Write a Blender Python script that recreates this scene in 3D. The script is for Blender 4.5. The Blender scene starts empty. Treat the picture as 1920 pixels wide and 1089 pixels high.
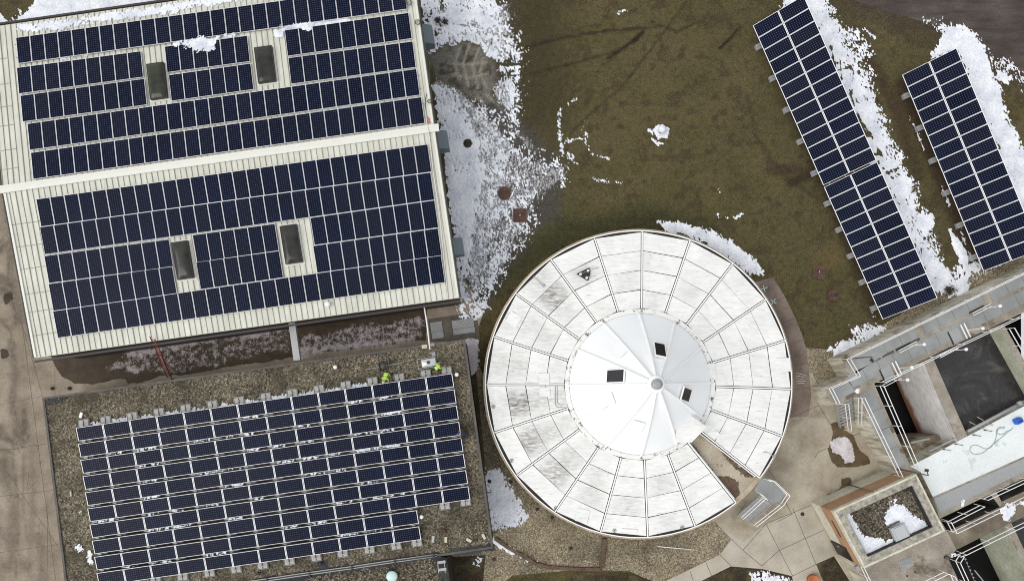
import bpy, bmesh, math, random
import numpy as np
from mathutils import Vector, Matrix
from mathutils.geometry import delaunay_2d_cdt

random.seed(7)
F, H, CX, CY = 1109.0, 47.5, 960.0, 720.0      # focal length in photo pixels, flying height, point straight below
PI = math.pi
SC = bpy.context.scene
COL = SC.collection

def P(px, py, z=0.0):
    """world point at height z that the photo shows at (px,py)"""
    k = (H - z) / F
    return Vector(((px - CX) * k, (CY - py) * k, z))

# ------------------------------------------------------------------ numpy noise
def _h(ix, iy, s):
    n = (ix.astype(np.int64) * 374761393 + iy.astype(np.int64) * 668265263 + s * 144269504) & 0x7fffffff
    n = ((n ^ (n >> 13)) * 1274126177) & 0x7fffffff
    return ((n ^ (n >> 16)) & 0xffff) / 65535.0
def vn(x, y, s=0):
    ix = np.floor(x); iy = np.floor(y); fx = x - ix; fy = y - iy
    fx = fx * fx * (3 - 2 * fx); fy = fy * fy * (3 - 2 * fy)
    ix = ix.astype(np.int64); iy = iy.astype(np.int64)
    a = _h(ix, iy, s); b = _h(ix + 1, iy, s); c = _h(ix, iy + 1, s); d = _h(ix + 1, iy + 1, s)
    return (a * (1 - fx) + b * fx) * (1 - fy) + (c * (1 - fx) + d * fx) * fy
def fbm(x, y, s=0, o=3):
    r = 0; a = 1.0; t = 0
    for i in range(o):
        r = r + a * vn(x * 2 ** i, y * 2 ** i, s + i * 17); t += a; a *= .5
    return r / t
def sdf(X, Y, poly):
    """signed distance to polygon (positive inside), metres"""
    d = np.full(X.shape, 1e9); ins = np.zeros(X.shape, bool); n = len(poly)
    for i in range(n):
        ax, ay = poly[i][0], poly[i][1]; bx, by = poly[(i + 1) % n][0], poly[(i + 1) % n][1]
        ex, ey = bx - ax, by - ay
        t = np.clip(((X - ax) * ex + (Y - ay) * ey) / (ex * ex + ey * ey + 1e-12), 0, 1)
        d = np.minimum(d, (X - ax - t * ex) ** 2 + (Y - ay - t * ey) ** 2)
        if by != ay:
            c = ((ay > Y) != (by > Y)) & (X < (bx - ax) * (Y - ay) / (by - ay) + ax)
            ins ^= c
    d = np.sqrt(d)
    return np.where(ins, d, -d)
def dline(X, Y, pts):
    d = np.full(X.shape, 1e9)
    for i in range(len(pts) - 1):
        ax, ay = pts[i][0], pts[i][1]; bx, by = pts[i + 1][0], pts[i + 1][1]
        ex, ey = bx - ax, by - ay
        t = np.clip(((X - ax) * ex + (Y - ay) * ey) / (ex * ex + ey * ey + 1e-12), 0, 1)
        d = np.minimum(d, (X - ax - t * ex) ** 2 + (Y - ay - t * ey) ** 2)
    return np.sqrt(d)
def W(poly, z=0.0):
    return [P(x, y, z) for x, y in poly]

# ------------------------------------------------------------------ materials
class NT:
    def __init__(s, name):
        s.m = bpy.data.materials.new(name); s.m.use_nodes = True
        s.t = s.m.node_tree; s.b = s.t.nodes['Principled BSDF']
        s.tc = s.n('ShaderNodeTexCoord')
    def n(s, t, **k):
        o = s.t.nodes.new(t)
        for a, v in k.items(): setattr(o, a, v)
        return o
    def l(s, a, b): s.t.links.new(a, b)
    def noise(s, scale, detail=3, rough=.55, vec=None, dist=0.0):
        o = s.n('ShaderNodeTexNoise'); o.inputs['Scale'].default_value = scale; o.inputs['Detail'].default_value = detail
        o.inputs['Roughness'].default_value = rough; o.inputs['Distortion'].default_value = dist
        s.l(vec or s.tc.outputs['Object'], o.inputs['Vector']); return o.outputs['Fac']
    def ramp(s, fac, *stops):
        o = s.n('ShaderNodeValToRGB'); e = o.color_ramp.elements
        while len(e) < len(stops): e.new(.5)
        for i, (p, c) in enumerate(stops):
            e[i].position = p; e[i].color = (*c, 1) if len(c) == 3 else c
        s.l(fac, o.inputs[0]); return o.outputs[0]
    def g(s, fac, *stops): return s.ramp(fac, *[(p, (v, v, v)) for p, v in stops])
    def mix(s, fac, a, b, mode='MIX'):
        o = s.n('ShaderNodeMix', data_type='RGBA', blend_type=mode)
        for k, v in ((0, fac), (6, a), (7, b)):
            if isinstance(v, (int, float)): o.inputs[k].default_value = v
            elif isinstance(v, tuple): o.inputs[k].default_value = (*v, 1)
            else: s.l(v, o.inputs[k])
        return o.outputs[2]
    def math(s, op, a, b=None, c=None):
        o = s.n('ShaderNodeMath', operation=op)
        for k, v in enumerate((a, b, c)):
            if v is None: continue
            if isinstance(v, (int, float)): o.inputs[k].default_value = v
            else: s.l(v, o.inputs[k])
        return o.outputs[0]
    def attr(s, name): return s.n('ShaderNodeAttribute', attribute_name=name)
    def mapping(s, scale=(1, 1, 1), rot=(0, 0, 0), src='Object'):
        o = s.n('ShaderNodeMapping'); o.inputs['Scale'].default_value = scale; o.inputs['Rotation'].default_value = rot
        s.l(s.tc.outputs[src], o.inputs['Vector']); return o.outputs[0]
    def bump(s, h, dist=.02, strength=.6):
        o = s.n('ShaderNodeBump'); o.inputs['Distance'].default_value = dist; o.inputs['Strength'].default_value = strength
        s.l(h, o.inputs['Height']); s.l(o.outputs[0], s.b.inputs['Normal'])
    def fin(s, col, rough=.7, metal=0.0, spec=.5):
        if isinstance(col, tuple): s.b.inputs['Base Color'].default_value = (*col, 1)
        else: s.l(col, s.b.inputs['Base Color'])
        if isinstance(rough, (int, float)): s.b.inputs['Roughness'].default_value = rough
        else: s.l(rough, s.b.inputs['Roughness'])
        s.b.inputs['Metallic'].default_value = metal
        s.b.inputs['Specular IOR Level'].default_value = spec
        return s.m

def simple(name, col, rough=.6, metal=0.0, var=.18, scale=3.0, bump=0.0, spec=.5):
    t = NT(name); f = t.noise(scale, 4)
    c = t.mix(f, tuple(v * (1 - var) for v in col), tuple(min(1, v * (1 + var)) for v in col))
    if bump: t.bump(t.noise(scale * 8, 3), bump)
    return t.fin(c, rough, metal, spec)

def mottled(name, dark, mid, light, s1=.5, s2=14, amt=.8, rough=.9, bump=.02, streak=None, stain=None):
    """weathered mineral surface: broad blotches times fine grain"""
    t = NT(name)
    fine = t.noise(s2, 4, .65)
    broad = t.noise(s1, 5, .6)
    c = t.ramp(broad, (.3, dark), (.52, mid), (.75, light))
    gmul = t.g(fine, (.28, 1 - amt * .6), (.5, 1.0), (.72, 1 + amt * .55))
    c = t.mix(1.0, c, gmul, 'MULTIPLY')
    if streak:
        v = t.mapping(streak[0]); f = t.noise(1.0, 4, .6, v)
        c = t.mix(t.g(f, (.45, 0.0), (.7, streak[2])), c, streak[1])
    if stain:
        f = t.noise(stain[0], 5, .62)
        c = t.mix(t.g(f, (stain[2], 0.0), (stain[2] + .08, stain[3])), c, stain[1])
    if bump: t.bump(fine, bump, .5)
    return t.fin(c, rough, 0, .3)

def gravel_mat(name, cols, scale=9.0, moss=None, warp=.02):
    t = NT(name)
    v = t.n('ShaderNodeTexVoronoi'); v.inputs['Scale'].default_value = scale; t.l(t.tc.outputs['Object'], v.inputs['Vector'])
    sep = t.n('ShaderNodeSeparateColor'); t.l(v.outputs['Color'], sep.inputs[0])
    f = t.math('ADD', t.math('MULTIPLY', sep.outputs[0], .6), t.math('MULTIPLY', t.noise(scale * .45, 3, .6), .5))
    c = t.ramp(f, (.25, cols[0]), (.5, cols[1]), (.78, cols[2]), (.95, cols[3]))
    d = t.g(v.outputs['Distance'], (.0, 1.15), (.55, .55))
    c = t.mix(1.0, c, d, 'MULTIPLY')
    b = t.noise(.35, 5, .6)
    c = t.mix(1.0, c, t.g(b, (.3, .55), (.5, .95), (.7, 1.3)), 'MULTIPLY')
    if moss:
        c = t.mix(t.g(t.noise(.5, 4, .6), (.52, 0.0), (.68, .8)), c, moss)
    t.bump(v.outputs['Distance'], -.03, .6)
    return t.fin(c, .95, 0, .2)

M = {}
def mk():
    # --- ground: colours come from a painted albedo attribute, texture from noise
    t = NT('ground_cover')
    a = t.attr('tint'); f = t.noise(2.6, 5, .75); f2 = t.noise(11, 3, .7); f3 = t.noise(.45, 5, .65)
    v = t.mapping((5, 14, 1), (0, 0, .6)); f4 = t.noise(1.2, 3, .7, v)
    m = t.g(t.math('ADD', t.math('MULTIPLY', f, .28), t.math('ADD', t.math('MULTIPLY', f2, .47), t.math('MULTIPLY', f4, .25))), (.38, .38), (.5, 1.0), (.61, 1.8))
    c = t.mix(1.0, a.outputs['Color'], m, 'MULTIPLY')
    c = t.mix(t.g(f3, (.45, 0.0), (.75, .3)), c, t.mix(1.0, c, (1.3, 1.2, .9), 'MULTIPLY'))
    fr = t.attr('frost'); fn = t.math('ADD', t.math('MULTIPLY', t.noise(1.0, 5, .75, t.mapping((5.5, 2.2, 1), (0, 0, .35))), .6), t.math('MULTIPLY', t.noise(7, 4, .75), .4))
    fv = t.math('ADD', t.math('SUBTRACT', fn, .5), t.math('MULTIPLY', t.math('SUBTRACT', fr.outputs['Fac'], .5), .32))
    c = t.mix(t.g(fv, (.49 - .5, 0.0), (.06, .55), (.13, 1.0)), c, t.ramp(t.noise(3.5, 4, .7), (.3, (.30, .31, .33)), (.7, (.66, .67, .71))))
    t.bump(f2, .05, .8)
    M['ground'] = t.fin(c, .95, 0, .15)
    # --- pavement with painted stain fields
    def pave(name, dark, mid, light, wetc, fine=1.0):
        t = NT(name)
        fi = t.noise(9, 4, .65); br = t.noise(.5, 6, .62); sp = t.noise(26, 2, .6)
        c = t.ramp(br, (.3, dark), (.5, mid), (.72, light))
        c = t.mix(1.0, c, t.g(fi, (.3, 1 - .22 * fine), (.5, 1.0), (.7, 1 + .16 * fine)), 'MULTIPLY')
        c = t.mix(t.g(sp, (.66, 0.0), (.72, .5 * fine)), c, tuple(x * .4 for x in dark))
        ds = t.noise(1.7, 6, .7)
        c = t.mix(t.g(ds, (.56, 0.0), (.74, .55 * fine)), c, tuple(x * .62 for x in dark))
        du = t.attr('dust'); c = t.mix(t.math('MULTIPLY', du.outputs['Fac'], t.g(t.noise(3.2, 5, .7), (.3, .35), (.7, 1.0))), c, tuple(x * .30 for x in mid))
        w = t.attr('wet'); wn = t.math('ADD', w.outputs['Fac'], t.math('MULTIPLY', t.math('SUBTRACT', t.noise(1.6, 4, .6), .5), .5))
        wf = t.g(wn, (.49, 0.0), (.53, 1.0))
        wb = t.ramp(t.noise(1.1, 5, .65), (.3, tuple(x * .55 for x in wetc)), (.7, tuple(x * 1.35 for x in wetc)))
        c = t.mix(wf, c, wb)
        fr = t.attr('frost'); fn = t.math('ADD', t.math('MULTIPLY', t.noise(2.2, 6, .72), .6), t.math('MULTIPLY', t.noise(8, 4, .75), .4))
        fv = t.math('ADD', t.math('SUBTRACT', fn, .5), t.math('MULTIPLY', t.math('SUBTRACT', fr.outputs['Fac'], .5), .35))
        c = t.mix(t.g(fv, (.0, 0.0), (.035, .45), (.10, 1.0)), c, t.ramp(t.noise(3.0, 4, .7), (.3, (.24, .20, .20)), (.7, (.50, .46, .48))))
        j = t.attr('joint'); c = t.mix(t.g(j.outputs['Fac'], (.5, 0.0), (.75, .72)), c, tuple(x * .35 for x in dark))
        t.bump(fi, .01, .4)
        return t.fin(c, t.g(wf, (.0, .9), (1.0, .62)), 0, .2)
    M['plaza'] = pave('plaza_concrete', (.26, .215, .16), (.36, .315, .245), (.45, .415, .335), (.105, .075, .04), .75)
    M['apron'] = pave('apron_concrete', (.185, .15, .112), (.265, .22, .168), (.355, .305, .24), (.054, .038, .022), 1.25)
    M['pad'] = mottled('old_pad_concrete', (.07, .06, .048), (.115, .098, .08), (.16, .14, .115), .8, 12, .6)
    M['plaza2'] = pave('pale_plaza_concrete', (.32, .285, .23), (.40, .365, .30), (.47, .435, .365), (.10, .07, .04), .45)
    M['walk'] = pave('ring_walk_concrete', (.135, .10, .08), (.195, .155, .13), (.26, .215, .18), (.07, .05, .03), .8)
    M['joint'] = simple('joint_sand', (.07, .055, .04))
    M['snow'] = mottled('old_snow', (.54, .57, .64), (.72, .74, .79), (.85, .86, .88), .8, 8, .34, .75, .03)
    M['slush'] = mottled('grey_slush', (.40, .36, .37), (.56, .52, .54), (.66, .63, .66), 1.1, 8, .35, .7, .03)
    M['road'] = mottled('dirt_road', (.048, .037, .032), (.070, .056, .049), (.102, .084, .074), .35, 9, .7, .95, .03, ((.35, 2.2, 1), (.035, .026, .024), .7))
    M['pebble'] = gravel_mat('pea_gravel', ((.17, .135, .085), (.32, .265, .18), (.45, .385, .27), (.60, .54, .42)), 12)
    M['roofgravel'] = gravel_mat('roof_gravel', ((.06, .052, .036), (.16, .138, .098), (.29, .25, .18), (.52, .47, .37)), 11, (.05, .045, .028))
    M['roofgravel2'] = gravel_mat('brown_roof_gravel', ((.04, .032, .022), (.13, .11, .08), (.26, .225, .165), (.52, .47, .38)), 10)
    M['membrane'] = mottled('black_roof_membrane', (.018, .018, .02), (.032, .032, .035), (.06, .058, .06), .8, 9, .6, .7)
    M['coping'] = mottled('dull_metal_coping', (.06, .055, .05), (.09, .082, .074), (.14, .125, .11), 1, 9, .4, .6)
    M['conc'] = mottled('board_marked_concrete', (.40, .375, .30), (.53, .505, .41), (.62, .60, .50), .7, 10, .4, .9, .01, ((2.6, 2.6, .35), (.13, .105, .07), .85))
    M['conctop'] = mottled('deck_concrete', (.20, .17, .135), (.29, .26, .215), (.38, .35, .30), .7, 9, .5, .9, .01, None, (.45, (.10, .075, .045), .56, .8))
    M['concwhite'] = mottled('pale_grout_deck', (.60, .64, .635), (.68, .72, .715), (.74, .77, .765), .35, 6, .14, .8, .005, None, (.7, (.36, .39, .38), .60, .6))
    M['greenwall'] = mottled('scummed_basin_wall', (.25, .27, .20), (.38, .40, .31), (.50, .50, .40), .6, 8, .35, .9, .01, ((2.0, 2.0, 14), (.20, .17, .10), .6))
    M['shadedwetwall'] = mottled('shaded_algae_wet_wall', (.018, .018, .016), (.035, .035, .03), (.10, .10, .085), .9, 9, .5, .7)  # wet algae walls, with the shade inside the openings darkened into the colour
    M['wettop'] = mottled('wet_deck_concrete', (.09, .07, .05), (.17, .14, .105), (.30, .26, .20), .5, 9, .4, .7)
    M['plank'] = mottled('stained_planks', (.13, .10, .07), (.24, .20, .15), (.38, .34, .27), 1.2, 9, .5, .9, .01, ((2, 9, 2), (.07, .05, .035), .8))
    # basin wall: boards run level, rust and slime band near the water line
    t = NT('deep_basin_wall')
    g = t.n('ShaderNodeNewGeometry'); sp = t.n('ShaderNodeSeparateXYZ'); t.l(g.outputs['Position'], sp.inputs[0])
    c = t.ramp(t.noise(.6, 5, .6), (.3, (.56, .54, .54)), (.7, (.76, .74, .74)))
    c = t.mix(t.g(t.noise(1.0, 3, .6, t.mapping((1.5, 1.5, 10))), (.45, 0.0), (.7, .5)), c, (.20, .19, .14))
    zz = t.math('ADD', sp.outputs[2], t.math('MULTIPLY', t.noise(.7, 4, .6), .9))
    c = t.mix(t.g(t.math('MULTIPLY', t.math('ADD', zz, 2.2), .25), (.20, .92), (.29, 0.0)), c, (.24, .09, .03))
    M['basinwall'] = t.fin(c, .85, 0, .3)
    t = NT('turbid_water')
    n1 = t.noise(.55, 6, .68, dist=1.1); n2 = t.noise(5, 3, .6)
    c = t.ramp(n1, (.35, (.018, .015, .017)), (.55, (.032, .030, .031)), (.72, (.095, .093, .085)))
    c = t.mix(t.g(n2, (.62, 0.0), (.74, .25)), c, (.20, .19, .18)); t.bump(n2, .03, .7)
    M['water'] = t.fin(c, .22, 0, .4)
    t = NT('black_water'); t.bump(t.noise(3, 2), .01, .3); M['blackwater'] = t.fin((.004, .004, .005), .25, 0, .2)
    # --- solar cells (panel in its own metres, 0.96 x 1.94)
    t = NT('solar_cells')
    sp = t.n('ShaderNodeSeparateXYZ'); t.l(t.tc.outputs['Object'], sp.inputs[0])
    fx = t.math('FRACT', t.math('DIVIDE', t.math('ADD', sp.outputs[0], 10.0 * .1567), .1567))
    fy = t.math('FRACT', t.math('DIVIDE', t.math('ADD', sp.outputs[1], 10.0 * .1600), .1600))
    ax = t.math('ABSOLUTE', t.math('SUBTRACT', fx, .5)); ay = t.math('ABSOLUTE', t.math('SUBTRACT', fy, .5))
    line = t.math('MAXIMUM', t.g(ax, (.465, 0.0), (.485, 1.0)), t.g(ay, (.465, 0.0), (.485, 1.0)))
    dia = t.g(t.math('ADD', ax, ay), (.80, 0.0), (.84, 1.0))
    oi = t.n('ShaderNodeObjectInfo'); 
    cell = t.mix(t.g(t.noise(.35, 3, .6, t.n('ShaderNodeNewGeometry').outputs['Position']), (.35, 0.0), (.7, 1.0)), (.0022, .0038, .0135), (.0048, .0075, .0245))
    cell = t.mix(t.g(oi.outputs['Random'], (.2, .0), (.9, .75)), cell, (.0075, .0085, .019))
    dust = t.g(t.noise(.9, 5, .7, t.n('ShaderNodeNewGeometry').outputs['Position']), (.6, 0.0), (.8, .12))
    cell = t.mix(dust, cell, (.06, .065, .08))
    c = t.mix(t.math('MULTIPLY', line, .6), cell, (.016, .023, .048)); c = t.mix(dia, c, (.11, .13, .18))
    M['cells'] = t.fin(c, .3, 0, .05)
    M['alu'] = simple('panel_frame_aluminium', (.74, .74, .76), .45, .0, .08)
    M['galv'] = simple('galvanised_steel', (.34, .345, .345), .5, .3, .2, 4)
    M['grate'] = NT('bar_grating')
    t = M['grate']; w = t.n('ShaderNodeTexWave'); w.inputs['Scale'].default_value = 3.2; w.inputs['Distortion'].default_value = .3
    t.l(t.mapping((1, 1, 1), (0, 0, .45 + PI / 2)), w.inputs['Vector'])
    c = t.mix(t.g(w.outputs['Fac'], (.2, .0), (.8, 1.0)), (.24, .25, .245), (.31, .32, .315)); c = t.mix(1.0, c, t.g(t.noise(.7, 4), (.3, .8), (.7, 1.15)), 'MULTIPLY')
    M['grate'] = t.fin(c, .6, .2)
    # --- building skins
    t = NT('cream_metal_roofing')
    a = t.noise(.5, 5, .6); s_ = t.noise(1.0, 4, .65, t.mapping((3.0, .35, 1), (0, 0, -.14)))
    c = t.ramp(a, (.3, (.56, .56, .48)), (.7, (.65, .65, .575))); c = t.mix(1.0, c, t.g(s_, (.3, .84), (.7, 1.08)), 'MULTIPLY')
    c = t.mix(t.g(t.noise(6, 4, .7), (.64, 0.0), (.74, .45)), c, (.25, .24, .18)); M['roof'] = t.fin(c, .5, 0, .4)
    M['seam'] = simple('roof_seam', (.28, .28, .23), .6)
    M['ridge'] = simple('ridge_cap_metal', (.66, .66, .60), .5, 0, .07)
    M['brownwall'] = simple('dark_brown_siding', (.035, .027, .024), .6)
    M['tancream'] = mottled('cream_block', (.48, .46, .37), (.59, .57, .47), (.67, .65, .56), .8, 8, .3, .85, .01, ((3, 3, 9), (.24, .22, .12), .55))
    M['terra'] = mottled('terracotta_brick', (.30, .18, .10), (.37, .225, .13), (.42, .265, .16), .8, 12, .3)
    M['stone'] = mottled('grey_coping_stone', (.17, .155, .13), (.32, .30, .25), (.47, .45, .38), 2.6, 10, .5)
    M['door'] = simple('dark_bronze_door', (.022, .016, .014), .35)
    M['darkglass'] = simple('dark_glass', (.02, .018, .02), .1)
    # --- tank
    t = NT('white_tank_cover')
    a = t.noise(.6, 5, .6); sp_ = t.noise(1.0, 5, .7, t.mapping((1.2, 5, 1), (0, 0, -.2)))
    c = t.ramp(a, (.3, (.70, .71, .69)), (.7, (.81, .81, .785)))
    c = t.mix(1.0, c, t.g(sp_, (.25, .85), (.6, 1.03)), 'MULTIPLY')
    d = t.attr('grime'); gn = t.math('MULTIPLY', d.outputs['Fac'], t.g(t.noise(2.0, 6, .75, t.mapping((.8, 3.2, 1), (0, 0, 1.2))), (.34, 0.0), (.60, 1.0)))
    c = t.mix(gn, c, (.16, .14, .13))
    c = t.mix(t.g(t.noise(3.4, 5, .7, t.mapping((.5, 2.6, 1), (0, 0, -.1))), (.58, 0.0), (.72, .75)), c, (.30, .29, .28))
    M['cover'] = t.fin(c, .45, 0, .35)
    M['dome'] = simple('white_fibreglass_dome', (.86, .88, .89), .35, 0, .03, .6)
    M['domerib'] = simple('white_dome_rib', (.88, .88, .88), .4, 0, .03)
    M['gap'] = simple('black_joint', (.02, .018, .016), .9)
    M['tankwall'] = mottled('tank_wall_concrete', (.28, .23, .16), (.40, .34, .25), (.50, .44, .34), .8, 9, .4)
    M['tankfloor'] = mottled('tank_floor_concrete', (.27, .23, .17), (.38, .335, .255), (.46, .41, .32), .7, 10, .5, .9, .01, None, (.9, (.09, .07, .045), .58, .8))
    M['ringtrim'] = NT('peeling_ring_trim')
    t = M['ringtrim']; c = t.mix(t.g(t.noise(2.2, 5, .75), (.55, 0.0), (.62, 1.0)), (.74, .74, .71), (.12, .105, .09)); M['ringtrim'] = t.fin(c, .6)
    # --- small things
    M['white'] = simple('white_paint', (.78, .78, .76), .45, 0, .06)
    M['black'] = simple('black_rubber', (.012, .012, .013), .5)
    M['cable'] = simple('dark_green_cable', (.06, .065, .05), .6)
    M['red'] = simple('red_ladder_paint', (.20, .032, .028), .45)
    M['redmark'] = simple('red_marking_paint', (.55, .10, .08), .8)
    M['hivis'] = simple('hi_vis_fabric', (.36, .60, .05), .8, 0, .25, 9)
    M['silver'] = simple('reflective_tape', (.6, .62, .62), .4)
    M['navy'] = simple('navy_cloth', (.015, .02, .035), .8)
    M['denim'] = simple('blue_cloth', (.03, .075, .24), .8)
    M['darkcloth'] = simple('dark_work_trousers', (.02, .018, .018), .85)
    M['skin'] = simple('skin', (.45, .26, .18), .6)
    M['hair'] = simple('brown_hair', (.05, .03, .02), .8)
    M['greyhood'] = simple('blue_grey_louvre', (.115, .15, .175), .5, 0, .1)
    M['manhole'] = mottled('cast_iron_cover', (.02, .016, .013), (.04, .033, .027), (.07, .055, .045), 3, 20, .5)
    M['rust'] = mottled('rusty_brown_steel', (.055, .028, .022), (.085, .045, .036), (.12, .068, .055), 2.5, 14, .5)
    M['timber'] = mottled('brown_edging_timber', (.07, .045, .032), (.11, .075, .052), (.16, .11, .08), 1.5, 12, .5)
    M['block'] = simple('ballast_concrete', (.40, .39, .36), .9, 0, .25, 8)
    M['tray'] = simple('grey_ballast_tray', (.30, .31, .31), .5, 0, .2, 6)
    M['brick'] = simple('buff_paver', (.50, .47, .36), .9, 0, .15, 7)
    M['turq'] = simple('mint_vent_dome', (.52, .70, .65), .4, 0, .1)
    M['sky_acr'] = NT('smoked_acrylic_skylight')
    t = M['sky_acr']; c = t.ramp(t.noise(1.1, 4, .6), (.3, (.006, .006, .006)), (.68, (.032, .032, .026))); M['sky_acr'] = t.fin(c, .15, 0, .35)
    M['sky_green'] = NT('mossy_acrylic_skylight')
    t = M['sky_green']; c = t.ramp(t.noise(1.4, 4, .6), (.3, (.009, .011, .006)), (.68, (.036, .042, .022))); M['sky_green'] = t.fin(c, .18, 0, .35)
    M['sky_frame'] = simple('skylight_curb', (.035, .03, .025), .6)
    M['skylit'] = simple('grey_hatch_metal', (.42, .44, .45), .5, 0, .08)
    M['hose'] = simple('green_hose', (.20, .30, .28), .5)
    M['blue'] = simple('blue_plastic', (.01, .10, .50), .5)
    M['bark'] = simple('twig_bark', (.05, .038, .025), .9)
    M['rusttop'] = simple('orange_corten', (.40, .13, .04), .7)
mk()

# ------------------------------------------------------------------ mesh helpers
def link(name, me, mats=(), parent=None, smooth=False):
    o = bpy.data.objects.new(name, me); COL.objects.link(o)
    for m in mats: me.materials.append(M[m] if isinstance(m, str) else m)
    if smooth: me.polygons.foreach_set('use_smooth', [True] * len(me.polygons))
    if parent is not None: o.parent = parent
    return o
class MB:
    def __init__(s): s.v = []; s.f = []; s.mi = []
    def add(s, vs, fs, mi=0):
        b = len(s.v); s.v += [tuple(v) for v in vs]; s.f += [tuple(i + b for i in f) for f in fs]; s.mi += [mi] * len(fs)
    def hexa(s, lo, hi, mi=0, bottom=True, topmi=None):
        """prism between two loops of equal length"""
        n = len(lo); b = len(s.v); s.v += [tuple(v) for v in lo] + [tuple(v) for v in hi]
        s.f.append(tuple(b + n + i for i in range(n))); s.mi.append(mi if topmi is None else topmi)
        if bottom: s.f.append(tuple(b + n - 1 - i for i in range(n))); s.mi.append(mi)
        for i in range(n):
            j = (i + 1) % n; s.f.append((b + i, b + j, b + n + j, b + n + i)); s.mi.append(mi)
    def prism(s, pts, z0, z1, mi=0, topmi=None):
        a = sum(pts[i][0] * pts[(i + 1) % len(pts)][1] - pts[(i + 1) % len(pts)][0] * pts[i][1] for i in range(len(pts)))
        if a < 0: pts = pts[::-1]
        s.hexa([(p[0], p[1], z0) for p in pts], [(p[0], p[1], z1) for p in pts], mi, True, topmi)
    def box(s, c, size, rot=0.0, mi=0, M4=None):
        x, y, z = (k / 2 for k in size); R = Matrix.Rotation(rot, 4, 'Z') if M4 is None else M4; c = Vector(c)
        lo = [c + R @ Vector(p) for p in ((-x, -y, -z), (x, -y, -z), (x, y, -z), (-x, y, -z))]
        hi = [c + R @ Vector(p) for p in ((-x, -y, z), (x, -y, z), (x, y, z), (-x, y, z))]
        s.hexa(lo, hi, mi)
    def bar(s, a, b, w, h=None, mi=0):
        """rectangular bar between two points"""
        a = Vector(a); b = Vector(b); h = h or w; d = (b - a).normalized()
        up = Vector((0, 0, 1)) if abs(d.z) < .95 else Vector((0, 1, 0))
        sx = d.cross(up).normalized() * w / 2; sy = sx.cross(d).normalized() * h / 2
        lo = [a - sx - sy, a + sx - sy, a + sx + sy, a - sx + sy]; hi = [p + (b - a) for p in lo]
        s.hexa(lo, hi, mi)
    def tube(s, pts, r, n=8, mi=0, r2=None):
        pts = [Vector(p) for p in pts]; k = len(pts); rings = []; b = len(s.v)
        for i, p in enumerate(pts):
            d = (pts[min(i + 1, k - 1)] - pts[max(i - 1, 0)]).normalized()
            up = Vector((0, 0, 1)) if abs(d.z) < .9 else Vector((1, 0, 0))
            x = d.cross(up).normalized(); y = x.cross(d).normalized()
            rr = r if r2 is None else r + (r2 - r) * i / (k - 1)
            for j in range(n):
                a = 2 * PI * j / n; s.v.append(tuple(p + x * math.cos(a) * rr + y * math.sin(a) * rr))
        for i in range(k - 1):
            for j in range(n):
                j2 = (j + 1) % n; s.f.append((b + i * n + j, b + i * n + j2, b + (i + 1) * n + j2, b + (i + 1) * n + j)); s.mi.append(mi)
        s.f.append(tuple(b + j for j in range(n))[::-1]); s.mi.append(mi)
        s.f.append(tuple(b + (k - 1) * n + j for j in range(n))); s.mi.append(mi)
    def lathe(s, c, prof, n=24, mi=0):
        """prof: (radius,z) list from bottom to top"""
        b = len(s.v); c = Vector(c)
        for r, z in prof:
            for j in range(n):
                a = 2 * PI * j / n; s.v.append((c.x + r * math.cos(a), c.y + r * math.sin(a), c.z + z))
        for i in range(len(prof) - 1):
            for j in range(n):
                j2 = (j + 1) % n; s.f.append((b + i * n + j, b + i * n + j2, b + (i + 1) * n + j2, b + (i + 1) * n + j)); s.mi.append(mi)
        s.f.append(tuple(b + (len(prof) - 1) * n + j for j in range(n))); s.mi.append(mi)
        s.f.append(tuple(b + n - 1 - j for j in range(n))); s.mi.append(mi)
    def build(s, name, mats, parent=None, smooth=False, bevel=0.0):
        me = bpy.data.meshes.new(name); me.from_pydata(s.v, [], s.f); me.update()
        if isinstance(mats, str): mats = (mats,)
        o = link(name, me, mats, parent, smooth)
        if len(mats) > 1: me.polygons.foreach_set('material_index', s.mi)
        if bevel:
            bv = o.modifiers.new('b', 'BEVEL'); bv.width = bevel; bv.segments = 2; bv.limit_method = 'ANGLE'
        return o

def tag(o, label=None, cat=None, group=None, kind=None):
    for k, v in (('label', label), ('category', cat), ('group', group), ('kind', kind)):
        if v: o[k] = v
    return o
def thing(name, loc, label, cat, group=None, rot=None):
    o = bpy.data.objects.new(name, None); COL.objects.link(o); o.location = loc; o.empty_display_size = .3
    if rot is not None:
        o.rotation_mode = 'QUATERNION'; o.rotation_quaternion = rot
    return tag(o, label, cat, group, 'thing')
def dup(root, loc, label, rot=None, group=None, name=None):
    r = root.copy(); COL.objects.link(r); r.location = loc
    if rot is not None: r.rotation_mode = 'QUATERNION'; r.rotation_quaternion = rot
    r['label'] = label
    if group: r['group'] = group
    if name: r.name = name
    for ch in list(root.children):
        c = ch.copy(); COL.objects.link(c); c.parent = r
        for g in ch.children:
            d = g.copy(); COL.objects.link(d); d.parent = c
    return r
ORD = ['first', 'second', 'third', 'fourth', 'fifth', 'sixth', 'seventh', 'eighth', 'ninth', 'tenth', 'eleventh', 'twelfth', 'thirteenth', 'fourteenth',
       'fifteenth', 'sixteenth', 'seventeenth', 'eighteenth', 'nineteenth', 'twentieth', 'twenty-first', 'twenty-second', 'twenty-third', 'twenty-fourth',
       'twenty-fifth', 'twenty-sixth', 'twenty-seventh', 'twenty-eighth']

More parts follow.
